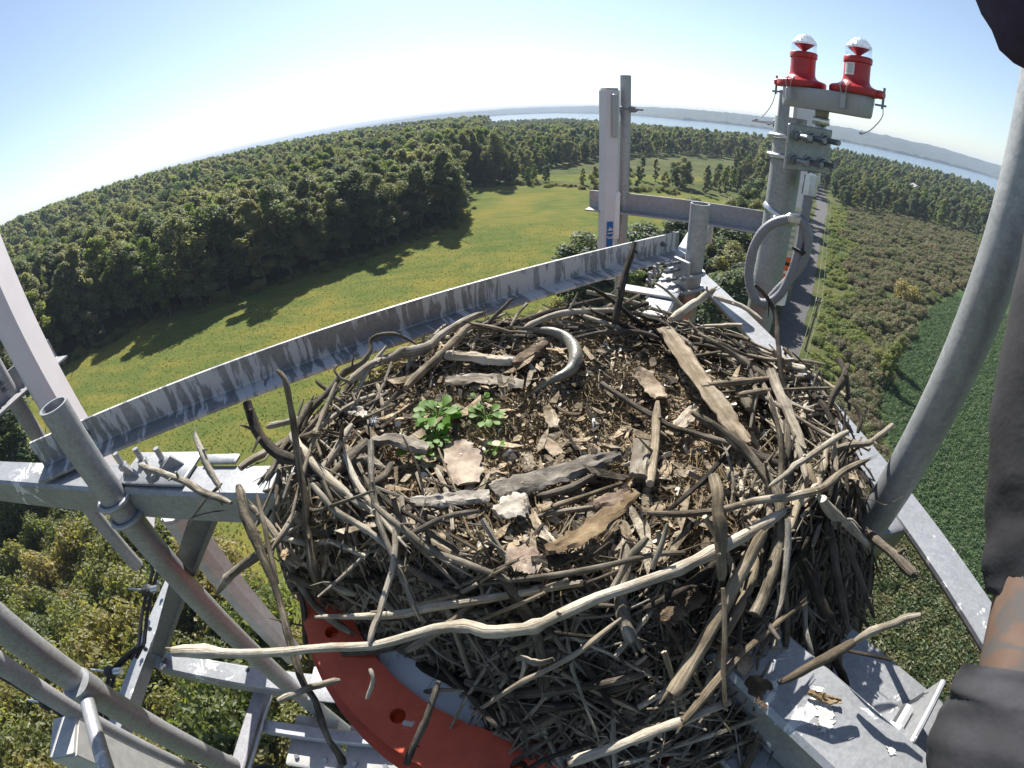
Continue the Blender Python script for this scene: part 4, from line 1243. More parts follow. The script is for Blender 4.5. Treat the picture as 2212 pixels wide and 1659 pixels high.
GLASS = bpy.data.materials.new('clear_lens'); GLASS.use_nodes = True
_n, _l = GLASS.node_tree.nodes, GLASS.node_tree.links
_n.remove(_n['Principled BSDF'])
_tr = _n.new('ShaderNodeBsdfTransparent'); _tr.inputs[0].default_value = (.93, .96, .97, 1); _g = _n.new('ShaderNodeBsdfGlossy'); _g.inputs['Roughness'].default_value = .06
_fr = _n.new('ShaderNodeLayerWeight'); _fr.inputs['Blend'].default_value = .18; _mx = _n.new('ShaderNodeMixShader')
_l.new(_fr.outputs['Facing'], _mx.inputs[0]); _l.new(_tr.outputs[0], _mx.inputs[1]); _l.new(_g.outputs[0], _mx.inputs[2]); _l.new(_mx.outputs[0], _n['Material Output'].inputs[0])
_t = NT('pebbled_lens_top'); _v = _t.vor(_t.map('Object'), 130); _t.col((.85, .88, .90)); _t.set(Roughness=.25); _t.b.inputs['Subsurface Weight'].default_value = 1.0; _t.b.inputs['Subsurface Radius'].default_value = (.03, .03, .03); _t.bump(_v, .9, .004); PEB = _t.mat
_x = PEB.node_tree; _tp = _x.nodes.new('ShaderNodeBsdfTransparent'); _ms = _x.nodes.new('ShaderNodeMixShader'); _ms.inputs[0].default_value = .5
_x.links.new(_tp.outputs[0], _ms.inputs[1]); _x.links.new(_t.b.outputs[0], _ms.inputs[2]); _x.links.new(_ms.outputs[0], _t.out.inputs[0])
REDGLASS = plain('red_reflector', (.5, .05, .06), .2, .2, 10, .1, 0)
for (c, lab, earside) in ((B1, 'left red beacon light with clear cone-topped lens', -1), (B2, 'right red beacon light with a white label on its neck', 1)):
    r_ = thing('beacon_light', c, lab, 'beacon light')
    k = 1.0
    mb = MB(); mb.lathe(c, [(.070, 0), (.082, .003), (.083, .008), (.083, .019), (.078, .024), (.060, .028), (.049, .034), (.044, .042), (.0425, .052), (.042, .075), (.042, .098), (.0455, .101), (.046, .105), (.046, .116), (.044, .119), (.038, .120)], 40); hs = part('housing', mb, REDP, r_)
    mb = MB(); e = c + bx * earside * .082; mb.box(e + UP * .012, (.026, .05, .024), (bx, by, UP), bev=.006); part('hinge_lug', mb, REDP, r_)
    mb = MB(); mb.tube([e + bx * earside * .012 - UP * .03, e + bx * earside * .012 + UP * .035], .004, 8); mb.box(e + bx * earside * .006 - UP * .02, (.035, .012, .006), (bx, by, UP)); part('hinge_pin', mb, BOLT, r_)
    mb = MB(); mb.lathe(c, [(.0415, .119), (.0415, .149), (.040, .152)], 36, caps=False); part('lens', mb, GLASS, r_)
    mb = MB(); mb.lathe(c, [(.0415, .150), (.040, .156), (.029, .169), (.016, .179), (.006, .183), (.001, .1835)], 32); part('lens_top', mb, PEB, r_)
    mb = MB(); mb.lathe(c, [(.003, .121), (.010, .128), (.033, .1455), (.034, .1465), (.005, .132)], 28, caps=False); part('reflector', mb, REDGLASS, r_)
    mb = MB(); mb.tube([c + UP * .12, c + UP * .138], .007, 10); part('lamp', mb, WHITEL, r_)
    ld = (-vb * .9 - bx * .45).normalized(); lx = UP.cross(ld)
    lc = c + ld * .083
    mb = MB(); mb.box(lc - UP * .030, (.018, .008, .048), (lx, ld, UP), bev=.003)
    for q in (-.012, .012): mb.tube([lc + lx * q * .5 - UP * .01, lc + lx * q + ld * .006 + UP * .02, lc + lx * q - ld * .02 + UP * .032], .0016, 6)
    part('latch', mb, GREYBOX, r_)
    # safety wire
    p0 = e + bx * earside * .01 - UP * .012; mb = MB()
    pts = [p0, p0 + bx * earside * .006 - UP * .04, p0 - bx * .022 - UP * .085 + by * .0, p0 - bx * .050 - UP * .105] if earside > 0 else [p0, p0 - bx * .012 - UP * .05, p0 - bx * .036 - UP * .09, p0 - bx * .065 - UP * .115]
    mb.tube(spline(pts, 5), .0019, 6); mb.tube([pts[-1], pts[-1] - bx * .01], .0038, 8); part('safety_wire', mb, STEEL, r_)
    if earside > 0:
        nd = (-vb * .82 - bx * .57).normalized(); nx = UP.cross(nd)
        mb = MB()
        for k in range(6):
            pass
        V = []; n_ = 7
        for k in range(n_):
            q = -.42 + .84 * k / (n_ - 1); d_ = (nd * math.cos(q) + nx * math.sin(q))
            V += [c + d_ * .0434 + UP * .058, c + d_ * .0430 + UP * .096]
        mb.add(V, [(2 * k, 2 * k + 2, 2 * k + 3, 2 * k + 1) for k in range(n_ - 1)]); part('white_label', mb, WHITEL, r_)
        for k in range(5):
            V = []
            for j in range(5):
                q = -.30 + .6 * j / 4; d_ = (nd * math.cos(q) + nx * math.sin(q)); V += [c + d_ * .0442 + UP * (.065 + .006 * k), c + d_ * .0442 + UP * (.0668 + .006 * k)]
            mb = MB(); mb.add(V, [(2 * j, 2 * j + 2, 2 * j + 3, 2 * j + 1) for j in range(4)]); part('printed_line', mb, GREYL, r_)

# ================================================================== NEST
RIM = [(-180, .52), (-160, .49), (-143, .385), (-120, .315), (-95, .30), (-70, .32), (-50, .38), (-25, .50), (0, .56), (25, .55), (50, .50), (77, .475), (110, .455), (151, .465), (180, .52)]
def slope(a): return float(np.interp(math.degrees(a), [-180, -160, -148, -124, -108, -92, -65, -40, 20, 120, 180], [1.5, 2.4, 3.4, 3.0, 1.2, .88, .85, 1.1, 1.35, 1.7, 1.5]))
def reach(a): return min(.28, .225 / slope(a))
def rimr(a): return float(np.interp(math.degrees(a), [q for q, _ in RIM], [v for _, v in RIM]))
NTOP = -.535
def surf(x, y):
    """height of the nest surface (relative to the camera) above the point x, y"""
    dx, dy = x - .09, y - .64; r = math.hypot(dx, dy); a = math.atan2(dy, dx); rr_ = rimr(a); t = r / rr_
    n = .022 * mnoise.noise(Vector((x * 5, y * 5, 2))) + .009 * mnoise.noise(Vector((x * 14, y * 14, 5)))
    bowl = -.028 * (1 - smooth(.2, .85, t)) + .010 * math.exp(-((t - .97) / .14) ** 2)
    h = NTOP + bowl + n * (1 if t < 1 else 1.5)
    if t > 1:
        h -= (r - rr_) * slope(a)
    return h


def hit(px, py, lift=0.0):
    d = ray(px, py); t = .22
    while t < 2.2:
        x, y, z = d.x * t, d.y * t, d.z * t
        if z <= surf(x, y) + lift: return t if z > -.90 else None
        t += .006
    return None


SOIL = NT('nest_soil'); _o = SOIL.map('Object'); _a = SOIL.noise(_o, 30, 6, .7); _b = SOIL.noise(_o, 160, 3, .6)
SOIL.col(SOIL.ramp(SOIL.math('ADD', SOIL.math('MULTIPLY', _a, .6), SOIL.math('MULTIPLY', _b, .4)), [(.34, (.050, .036, .022)), (.47, (.165, .122, .074)), (.62, (.33, .255, .165))])); SOIL.set(Roughness=1)
SOIL.bump(SOIL.math('ADD', _a, _b), .8, .006); SOIL = SOIL.mat
PALE = wood('stick_bleached', [(.10, .08, .055), (.24, .20, .145), (.37, .32, .245), (.52, .465, .375)])
TAN = wood('stick_tan', [(.10, .078, .050), (.20, .160, .108), (.29, .237, .165), (.39, .33, .245)])
GREY = wood('stick_grey', [(.095, .080, .060), (.18, .153, .115), (.28, .243, .188), (.42, .375, .30)])
DARK = wood('stick_dark_bark', [(.028, .023, .018), (.065, .053, .041), (.12, .10, .078), (.20, .17, .135)], bumpd=.006)
LICH = wood('stick_lichen', [(.06, .050, .036), (.15, .125, .09), (.26, .225, .17), (.44, .40, .33)], along=22, around=9, bumpd=.006)
STRAW = wood('straw', [(.24, .175, .09), (.42, .325, .19), (.56, .455, .29), (.68, .58, .42)])
CHIP = wood('chip', [(.17, .122, .074), (.33, .256, .168), (.46, .375, .265), (.60, .53, .42)])
SHELL = plain('pale_fragment', (.62, .58, .50), .8, 0, 80, .2, .2)
WM = {'p': PALE, 't': TAN, 'g': GREY, 'd': DARK, 'l': LICH}

nest = thing('stick_nest', Zp(.09, .64, -.80), 'large round nest of woven sticks with a litter-covered bowl on top of the tower', 'nest')


def stick_mesh(path, rad, seed, n=9, knots=True, frayed=0):
    """a stick along path: uneven girth, knots, side stubs, broken ends"""
    r = random.Random(seed)
    L = sum((path[i + 1] - path[i]).length for i in range(len(path) - 1))
    m = max(3, min(9, int(L / .03 / max(1, len(path) - 1)) + 1))
    sp = spline(path, m); rs = []
    for i in range(len(sp)):
        f = i / m; k = min(int(f), len(rad) - 2); rs.append(rad[k] + (rad[k + 1] - rad[k]) * (f - k))
    av = sum(rs) / len(rs)
    for i in range(len(sp)):
        q = Vector((seed * 1.7, i * .35, 0))
        sp[i] = sp[i] + Vector((mnoise.noise(q), mnoise.noise(q + Vector((9, 0, 0))), mnoise.noise(q + Vector((0, 9, 0))))) * av * .55
        rs[i] *= 1 + .16 * mnoise.noise(Vector((seed, i * .8, 4))) + (.22 if knots and r.random() < .10 else 0)
    rs[0] *= r.uniform(.6, 1); rs[-1] *= r.uniform(.5, .95)
    mb = MB(); mb.tube(sp, rs, n, True, 0, jit=.07)
    if frayed:
        for end, sgn in ((0, 1), (len(sp) - 1, -1)):
            if end == 0 and frayed == 2: continue
            t = (sp[end] - sp[end + sgn * 2]).normalized()
            for _ in range(4):
                o = t.orthogonal().normalized(); o.rotate(Matrix.Rotation(r.random() * 6.28, 3, t)); b = sp[end] + o * rs[end] * .6
                mb.tube([b - t * .012, b + t * r.uniform(.004, .022) + o * .002], [rs[end] * .35, rs[end] * .12], 5)
    if knots and L > .12:
        for _ in range(r.randint(1, 3)):
            i = r.randrange(1, len(sp) - 1); t = (sp[i + 1] - sp[i - 1]).normalized(); o = t.orthogonal().normalized(); o.rotate(Matrix.Rotation(r.random() * 6.28, 3, t))
            q = (o + t * r.uniform(.2, .9)).normalized(); l = rs[i] * r.uniform(1.3, 3.2)
            mb.tube([sp[i], sp[i] + q * l * .6, sp[i] + q * l], [rs[i] * .5, rs[i] * .38, rs[i] * .30], 6)
    if L > .17 and r.random() < .55:      # a side twig
        for _ in range(r.randint(1, 2)):
            i = r.randrange(2, len(sp) - 2); t = (sp[i + 1] - sp[i - 1]).normalized(); o = t.orthogonal().normalized(); o.rotate(Matrix.Rotation(r.random() * 6.28, 3, t)); o.z = max(o.z, -.15)
            q = (o * .7 + t * r.uniform(.3, 1.0)).normalized(); l = r.uniform(.025, .08)
            e1 = sp[i] + q * l * .5; e2 = e1 + (q + Vector((r.gauss(0, .35), r.gauss(0, .35), r.gauss(0, .2)))).normalized() * l * .5
            mb.tube([sp[i], e1, e2], [rs[i] * .42, rs[i] * .30, rs[i] * .16], 6)
    return mb


N_STICK = 0
def add_stick(path, rad, mat, seed, name='stick', **k):
    global N_STICK
    mb = stick_mesh(path, rad, seed, **k); N_STICK += 1
    return part(name, mb, WM[mat], nest, sharp=62)


def traced(pl, wpx, mat, lift=.012, zs=None, frayed=0, knots=True):
    """stick seen at these points of the photograph; zs: heights for points that hang clear of the nest"""
    ts = []
    if zs is None and sum(q[1] for q in pl) / len(pl) > 1120: lift += .030
    for i, (x, y) in enumerate(pl):
        if zs is not None and zs[i] is not None: ts.append(zs[i] / ray(x, y).z)
        else: ts.append(hit(x, y, lift if not hasattr(lift, '__len__') else lift[i]))
    good = [i for i, t in enumerate(ts) if t is not None]
    if not good: return
    for i in range(len(ts)):
        if ts[i] is None:
            j = min(good, key=lambda g: abs(g - i)); ts[i] = ts[j] + (.012 * abs(i - j))
    # keep the run smooth
    if zs is None:
        for _ in range(2): ts = [ts[0]] + [min(ts[i], .25 * ts[i - 1] + .5 * ts[i] + .25 * ts[i + 1]) for i in range(1, len(ts) - 1)] + [ts[-1]]
    P, RR = [], []
    for (x, y), t, w_ in zip(pl, ts, wpx if hasattr(wpx, '__len__') else [wpx] * len(pl)):
        P.append(ray(x, y) * t + Vector((0, 0, CZ)))
        a = ray(x - .5, y).angle(ray(x + .5, y)); RR.append(max(.0012, w_ * a * t * .5 * 1.04))
    add_stick(P, RR, mat, 1000 + N_STICK * 7, frayed=frayed, knots=knots)


T = traced
# front: the long ones lying across
T([(375, 1408), (480, 1410), (620, 1408), (760, 1395), (900, 1372), (1000, 1350), (1050, 1364), (1130, 1358), (1200, 1335), (1290, 1290), (1400, 1255), (1500, 1213), (1600, 1160), (1690, 1108)], [32, 22, 20, 19, 20, 26, 30, 28, 26, 25, 24, 26, 26, 22], 'p', zs=[-.60, -.59, -.575, -.56, -.545, -.535, -.53, -.525, -.515, -.51, -.50, -.495, -.49, -.485], frayed=1)
T([(680, 1333), (780, 1331), (880, 1325), (960, 1306), (1100, 1285), (1260, 1256)], [7, 15, 19, 19, 19, 15], 'p', zs=[-.60, -.58, -.565, -.555, -.535, -.52])
T([(862, 1095), (855, 1180), (845, 1240), (820, 1320), (805, 1355), (797, 1390)], [13, 15, 14, 13, 13, 10], 'p', zs=[-.49, -.51, -.525, -.54, -.545, -.55])
T([(600, 800), (620, 840), (635, 930), (645, 1000), (660, 1080), (665, 1150), (675, 1225), (690, 1270)], [11, 13, 15, 15, 17, 17, 18, 18], 't', zs=[-.335, -.36, -.43, -.47, -.51, -.54, -.57, -.60])
T([(535, 868), (552, 925), (585, 970), (635, 995), (690, 1022)], [20, 22, 24, 22, 16], 'd', zs=[-.42, -.455, -.485, -.50, -.51])
T([(575, 922), (610, 914), (655, 902)], [13, 13, 10], 'g', .03)
T([(520, 918), (538, 925), (552, 930)], [5, 6, 7], 'd', zs=[-.45, -.455, -.46])
T([(646, 935), (670, 888), (710, 848), (746, 801), (786, 781), (800, 758), (803, 731), (840, 720), (873, 728), (900, 745)], [15, 14, 14, 13, 11, 10, 9, 8, 6, 4], 'g', zs=[-.51, -.50, -.49, -.47, -.455, -.44, -.425, -.42, -.43, -.45])
T([(720, 792), (728, 790), (722, 800), (735, 818), (752, 822)], [5, 5, 6, 7, 6], 'g', zs=[-.45, -.45, -.455, -.47, -.48])
T([(756, 825), (786, 798), (820, 781), (853, 771), (873, 761), (920, 751), (946, 731), (996, 698), (1046, 673)], [13, 17, 18, 19, 24, 22, 15, 15, 11], 'g', .035, frayed=1)
T([(876, 838), (920, 795), (976, 745), (1016, 703), (1053, 708), (1106, 718)], [12, 17, 18, 15, 11, 8], 't', .03)
T([(683, 823), (713, 848), (750, 878)], [8, 9, 11], 'l', .035)
T([(1053, 701), (1080, 672), (1108, 645)], [9, 9, 7], 'd', zs=[-.50, -.475, -.45])
T([(1370, 525), (1355, 575), (1340, 640), (1325, 700)], [11, 14, 15, 14], 'd', zs=[-.33, -.375, -.435, -.49])
T([(1054, 706), (1117, 695), (1184, 675), (1237, 661), (1311, 645)], [8, 11, 11, 10, 8], 'd', .03)
T([(1134, 706), (1184, 686), (1251, 673), (1327, 670), (1384, 678), (1424, 685)], [11, 13, 13, 12, 12, 9], 'g', .03)
T([(1267, 631), (1317, 640), (1384, 658), (1451, 678)], [9, 9, 9, 8], 'g', zs=[-.475, -.48, -.49, -.50])
T([(1241, 731), (1317, 716), (1384, 718), (1434, 736)], [8, 10, 9, 7], 'd', .03)
T([(1261, 683), (1300, 695), (1341, 710)], [8, 8, 8], 'g', .035)
T([(1451, 690), (1491, 661), (1517, 643), (1544, 625)], [20, 18, 15, 13], 'p', zs=[-.495, -.475, -.46, -.445], frayed=1)
T([(1411, 610), (1444, 631), (1477, 663)], [5, 6, 6], 'g', zs=[-.44, -.46, -.49])
T([(1297, 828), (1344, 858), (1391, 888), (1444, 918), (1497, 935), (1551, 953), (1604, 968)], [10, 12, 12, 12, 13, 14, 16], 'd', .03)
T([(1421, 868), (1416, 928), (1411, 1001), (1404, 1045)], [14, 19, 21, 22], 't', .028)
T([(1147, 1071), (1201, 1065), (1251, 1045), (1317, 1011)], [10, 16, 16, 10], 'd', .022)
T([(1171, 1105), (1237, 1078), (1344, 1045)], [10, 11, 10], 't', .024)
T([(1122, 1131), (1200, 1105), (1290, 1095)], [9, 11, 11], 'g', .018)
T([(1397, 1111), (1484, 1111), (1566, 1100), (1660, 1080), (1726, 1069), (1783, 1050), (1826, 1017), (1880, 992)], [10, 13, 15, 17, 18, 18, 16, 9], 'p', .06, frayed=1)
T([(1830, 934), (1776, 967), (1726, 1000), (1706, 1017), (1663, 1050)], [13, 14, 14, 12, 9], 'g', .075)
T([(1666, 804), (1686, 857), (1706, 904), (1730, 957), (1742, 992)], [22, 23, 22, 19, 13], 'g', .035)
T([(1643, 817), (1663, 864), (1680, 904), (1706, 957), (1723, 990)], [12, 14, 14, 15, 14], 'p', .03)
T([(1776, 1077), (1800, 1110), (1840, 1140), (1873, 1177)], [20, 23, 18, 13], 'p', .06, frayed=1)
T([(1873, 1147), (1920, 1190), (1953, 1220), (1975, 1243)], [14, 20, 24, 22], 'd', zs=[-.60, -.575, -.56, -.55], frayed=1)
T([(1541, 1030), (1552, 1075), (1556, 1130), (1558, 1190), (1556, 1255)], [26, 26, 25, 25, 20], 't', .065)
T([(1651, 1150), (1611, 1230), (1556, 1330), (1496, 1420), (1451, 1502)], [26, 29, 32, 34, 38], 't', .05, frayed=2)
T([(1561, 1270), (1566, 1380), (1563, 1450), (1568, 1530)], [11, 12, 13, 10], 't', .085)
T([(1731, 1307), (1656, 1365), (1581, 1435), (1521, 1500), (1476, 1560)], [12, 14, 18, 22, 17], 't', .075, frayed=1)
T([(1231, 1645), (1331, 1615), (1431, 1575), (1506, 1545), (1576, 1515)], [25, 23, 22, 20, 18], 'p', .07)
T([(1846, 1387), (1800, 1414), (1756, 1440), (1681, 1475)], [22, 23, 21, 15], 'p', zs=[-.545, -.555, -.57, -.60])
T([(1987, 1328), (1950, 1337), (1906, 1355), (1846, 1385)], [13, 19, 18, 16], 'g', zs=[-.49, -.505, -.52, -.56])
T([(1926, 1427), (1880, 1415), (1831, 1405)], [6, 9, 8], 'd', zs=[-.57, -.58, -.60])
T([(1701, 1120), (1702, 1180), (1691, 1280), (1670, 1345)], [14, 14, 13, 8], 'l', .075)
T([(1721, 1130), (1736, 1230), (1738, 1305), (1741, 1370), (1756, 1415)], [11, 12, 12, 12, 9], 'l', zs=[-.56, -.60, -.62, -.635, -.65])
T([(1791, 1130), (1806, 1230), (1821, 1305), (1831, 1357)], [18, 19, 18, 13], 'd', zs=[-.55, -.59, -.62, -.65])
T([(1826, 1160), (1851, 1230), (1871, 1290), (1888, 1335)], [13, 13, 12, 7], 'd', zs=[-.56, -.60, -.63, -.66])
T([(1841, 1237), (1821, 1265), (1836, 1310), (1886, 1360)], [9, 9, 9, 7], 'd', zs=[-.60, -.62, -.64, -.66])
T([(1798, 1405), (1812, 1440), (1826, 1475), (1838, 1515)], [17, 18, 18, 12], 'd', zs=[-.66, -.68, -.70, -.72])
T([(1020, 1545), (1106, 1485), (1181, 1445), (1256, 1405), (1341, 1335)], [8, 12, 12, 12, 10], 't', .07)
T([(1116, 1425), (1130, 1420), (1156, 1432), (1196, 1425)], [14, 12, 14, 13], 'p', .05)
T([(1130, 1426), (1130, 1450), (1122, 1476)], [9, 9, 7], 'p', .055)
T([(515, 1050), (530, 1115), (555, 1170), (590, 1255), (610, 1320), (625, 1380), (650, 1460), (680, 1515), (700, 1575), (720, 1615), (747, 1652)], [20, 23, 22, 16, 15, 16, 16, 15, 14, 15, 18], 'l', zs=[-.50, -.515, -.535, -.555, -.57, -.585, -.61, -.63, -.655, -.67, -.69])
T([(600, 1514), (660, 1489), (690, 1480), (735, 1468)], [13, 15, 15, 13], 'l', zs=[-.61, -.615, -.62, -.625])
T([(555, 1070), (570, 1130), (585, 1200), (600, 1262)], [10, 11, 11, 9], 'p', zs=[-.50, -.52, -.54, -.56])
T([(303, 1005), (340, 1020), (375, 1030), (435, 1060), (500, 1087)], [14, 16, 15, 17, 13], 'l', zs=[-.555, -.55, -.545, -.535, -.52])
T([(420, 935), (435, 975), (455, 1020), (475, 1052)], [10, 14, 15, 12], 'l', zs=[-.47, -.49, -.51, -.525], frayed=1)
T([(405, 1135), (440, 1085), (480, 1045)], [5, 6, 7], 'g', zs=[-.60, -.565, -.53])
T([(410, 1120), (445, 1108), (490, 1102)], [2.5, 3, 3], 'd', zs=[-.59, -.575, -.56])
T([(465, 1284), (482, 1262), (500, 1240), (555, 1200), (590, 1180)], [5, 17, 20, 20, 17], 'g', zs=[-.70, -.68, -.66, -.62, -.59])
T([(675, 1045), (710, 1090), (760, 1125), (800, 1150), (850, 1195)], [13, 14, 14, 14, 13], 'g', .035)
T([(810, 1090), (860, 1135), (925, 1185), (1000, 1215), (1106, 1255)], [14, 16, 17, 16, 14], 'g', .03)
T([(845, 1000), (830, 1030), (780, 1060), (745, 1072)], [14, 18, 19, 16], 'g', .03)
T([(600, 1160), (665, 1175), (715, 1170), (790, 1202)], [12, 12, 12, 11], 'p', .05)
T([(582, 1335), (660, 1353), (736, 1367)], [4, 5, 5], 'd', .05)
T([(841, 1503), (890, 1500), (943, 1491), (1002, 1493)], [8, 9, 10, 9], 'l', .10)
T([(946, 1470), (925, 1538), (908, 1584), (878, 1650)], [13, 15, 16, 13], 'd', zs=[-.62, -.64, -.66, -.69])
T([(922, 1395), (960, 1447), (1010, 1500), (1058, 1549), (1086, 1580)], [10, 12, 13, 15, 16], 'd', .045)
T([(799, 1444), (806, 1468), (793, 1510)], [9, 10, 8], 'p', zs=[-.60, -.61, -.63])
T([(1050, 1440), (1090, 1514), (1128, 1566), (1138, 1620)], [8, 9, 9, 8], 'd', .05)
T([(703, 1257), (735, 1270), (768, 1285)], [12, 14, 14], 'p', .03)
T([(620, 1240), (670, 1262), (735, 1272)], [16, 17, 14], 't', .03)
T([(1030, 1262), (980, 1286), (897, 1308)], [12, 12, 9], 't', .05)
T([(1037, 1258), (1070, 1238), (1110, 1215)], [7, 7, 6], 't', .05)
T([(930, 1372), (1016, 1346), (1107, 1311), (1177, 1280)], [6, 9, 9, 8], 't', .045)
T([(1030, 1262), (1150, 1248), (1290, 1225), (1400, 1200), (1480, 1195)], [11, 13, 13, 12, 9], 'g', .04)
T([(1493, 770), (1543, 763), (1593, 753)], [6, 7, 7], 'g', .03)
T([(1690, 775), (1735, 780), (1783, 787)], [7, 7, 5], 'g', zs=[-.50, -.475, -.455])
T([(1631, 615), (1655, 640), (1673, 670), (1680, 723), (1683, 777), (1690, 823), (1706, 863)], [7, 9, 10, 10, 11, 12, 11], 'd', zs=[-.36, -.385, -.41, -.44, -.465, -.49, -.51])
T([(1833, 787), (1820, 830), (1800, 857), (1788, 892)], [12, 15, 13, 11], 'd', zs=[-.43, -.45, -.475, -.50])
T([(1810, 773), (1826, 807), (1833, 850), (1836, 890)], [10, 11, 9, 7], 'd', zs=[-.43, -.445, -.465, -.49])
T([(1826, 863), (1850, 880), (1859, 905), (1852, 934)], [7, 9, 10, 8], 'd', zs=[-.475, -.465, -.475, -.49])
T([(1770, 800), (1760, 825), (1753, 846)], [5, 7, 6], 'd', zs=[-.455, -.475, -.49])
T([(1733, 830), (1760, 857), (1786, 887), (1800, 920)], [12, 14, 13, 10], 'd', .03)
T([(1596, 837), (1606, 858), (1618, 884)], [16, 20, 17], 'g', .03)
T([(1616, 793), (1630, 830), (1633, 850), (1620, 923)], [9, 11, 12, 9], 'l', .035)
T([(1928, 918), (1900, 940), (1876, 957), (1826, 963), (1797, 972)], [11, 12, 12, 12, 9], 'g', zs=[-.46, -.47, -.475, -.485, -.50])
T([(1590, 958), (1560, 992), (1517, 1037), (1434, 1108)], [8, 10, 11, 10], 'd', .05)
T([(1604, 968), (1650, 990), (1704, 1012)], [18, 19, 14], 'd', .035)
T([(1410, 1230), (1422, 1195), (1440, 1130)], [12, 12, 9], 'g', .055)
T([(1310, 1300), (1355, 1215), (1400, 1160)], [13, 18, 16], 'g', .03)
T([(1145, 1480), (1120, 1430), (1095, 1400)], [6, 8, 8], 'd', .03)
T([(1540, 640), (1600, 660), (1645, 690)], [10, 10, 8], 'p', zs=[-.48, -.49, -.50])
T([(1560, 985), (1590, 950)], [4, 5], 't', .06)
T([(1720, 960), (1735, 1000), (1742, 1040)], [12, 13, 9], 'g', .05)
T([(1800, 965), (1806, 1000), (1808, 1018)], [9, 11, 9], 'p', .06)
T([(1645, 1010), (1660, 1060), (1640, 1100)], [13, 14, 10], 'g', .02)
T([(1752, 1020), (1745, 1010), (1768, 1055)], [16, 16, 12], 't', .03)

# the rest of the woven sticks: bent round the rim, piled down the sides
R_ = random.Random(77)
def free_stick(i):
    q = R_.random()
    a = R_.uniform(-math.pi, math.pi) if q < .45 else R_.uniform(-1.1, .8) if q < .70 else R_.uniform(-2.6, -.6) if q < .84 else R_.uniform(2.75, 3.5)
    rr_ = rimr(a); t = 1 + R_.uniform(-.10, reach(a) * 1.1) / rr_ if R_.random() < .85 else R_.uniform(.78, .95)
    if -.9 < a < .9 and R_.random() < .55: t = R_.uniform(.72, 1.0)
    if -2.35 < a < -.75: t = max(t, 1.06 + R_.uniform(0, .1))
    c = Vector((.09 + rr_ * t * math.cos(a), .64 + rr_ * t * math.sin(a), 0))
    rad = R_.choice((.0018, .0024, .003, .0036, .0042, .005, .006, .0082)) * R_.uniform(.8, 1.15)
    L = R_.uniform(.10, .26) + rad * 14 * R_.random()
    sp_ = .42 if R_.random() < .55 else .9
    if -.9 < a < .9 and R_.random() < .4: th = a + R_.gauss(math.pi / 2, .25) + R_.choice((0, .55))
    else: th = a + math.pi / 2 + R_.gauss(0, sp_)
    n = 5; half = [c]; an = th; kink = R_.uniform(.05, .28)
    bend = (L / rr_) * R_.uniform(.1, .8) if abs(math.sin(th - a)) > .7 else 0
    bend *= 1 if math.sin(th - a) > 0 else -1
    pos = c - Vector((math.cos(th), math.sin(th), 0)) * L * .5; half = []; an = th - bend * .5
    for k in range(n):
        half.append(pos); an += bend / 4 + R_.gauss(0, kink); pos = pos + Vector((math.cos(an), math.sin(an), 0)) * L / 4
    lift = R_.uniform(-.006, .030); zz = [surf(q.x, q.y) for q in half]
    sl = max(-L * .10, min(L * .10, (zz[4] - zz[0]) / 4)); base = max(0, min(.03, max(zz[k] - (zz[2] + sl * (k - 2)) for k in range(5)) * .5))
    tilt = R_.gauss(0, .008) if R_.random() < .8 else R_.gauss(0, .016); P = []
    for k, q in enumerate(half): P.append(Vector((q.x, q.y, zz[2] + sl * (k - 2) + base + lift + rad + tilt * (k - 2) + R_.gauss(0, .003) + CZ)))
    m = R_.choice('pptggddll') if a > -.2 or a < -2.6 else R_.choice('tpgddddll')  # front side gets more dark bark: its shade is put into the stick colours
    if -.9 < a < .9: m = R_.choice('ppgggtlld')
    return P, [rad * R_.uniform(.8, 1.1), rad * R_.uniform(.9, 1.1), rad * R_.uniform(.85, 1.1), rad * R_.uniform(.75, 1), rad * R_.uniform(.5, .9)], m
while N_STICK < 298:
    P, rr2, m = free_stick(N_STICK)
    add_stick(P, rr2, m, 3000 + N_STICK, n=9, frayed=R_.choice((0, 0, 1)))

# body under the sticks
V, F = [], []; NA, NR = 120, 46
for i in range(NR + 1):
    for k in range(NA):
        a = -math.pi + 2 * math.pi * k / NA; rr_ = rimr(a); r = rr_ * 1.0 * min(1, i / 34) + (0 if i <= 34 else (i - 34) / 12 * (reach(a) + .015))
        x, y = .09 + r * math.cos(a), .64 + r * math.sin(a)
        z = surf(x, y) - (.008 if i < 26 else .008 + .030 * smooth(26, 36, i)) + .007 * mnoise.noise(Vector((x * 60, y * 60, 0)))
        if i > 43: z = z + (-.779 - z) * (i - 43) / 3
        V.append(Zp(x, y, z))
for i in range(NR):
    for k in range(NA): F.append((i * NA + k, i * NA + (k + 1) % NA, (i + 1) * NA + (k + 1) % NA, (i + 1) * NA + k)[::-1])
o_ = len(V); V.append(Zp(.09, .64, -.78))
for k in range(NA): F.append((NR * NA + k, NR * NA + (k + 1) % NA, o_))
mb = MB(); mb.add(V, F); part('nest_bed', mb, SOIL, nest)

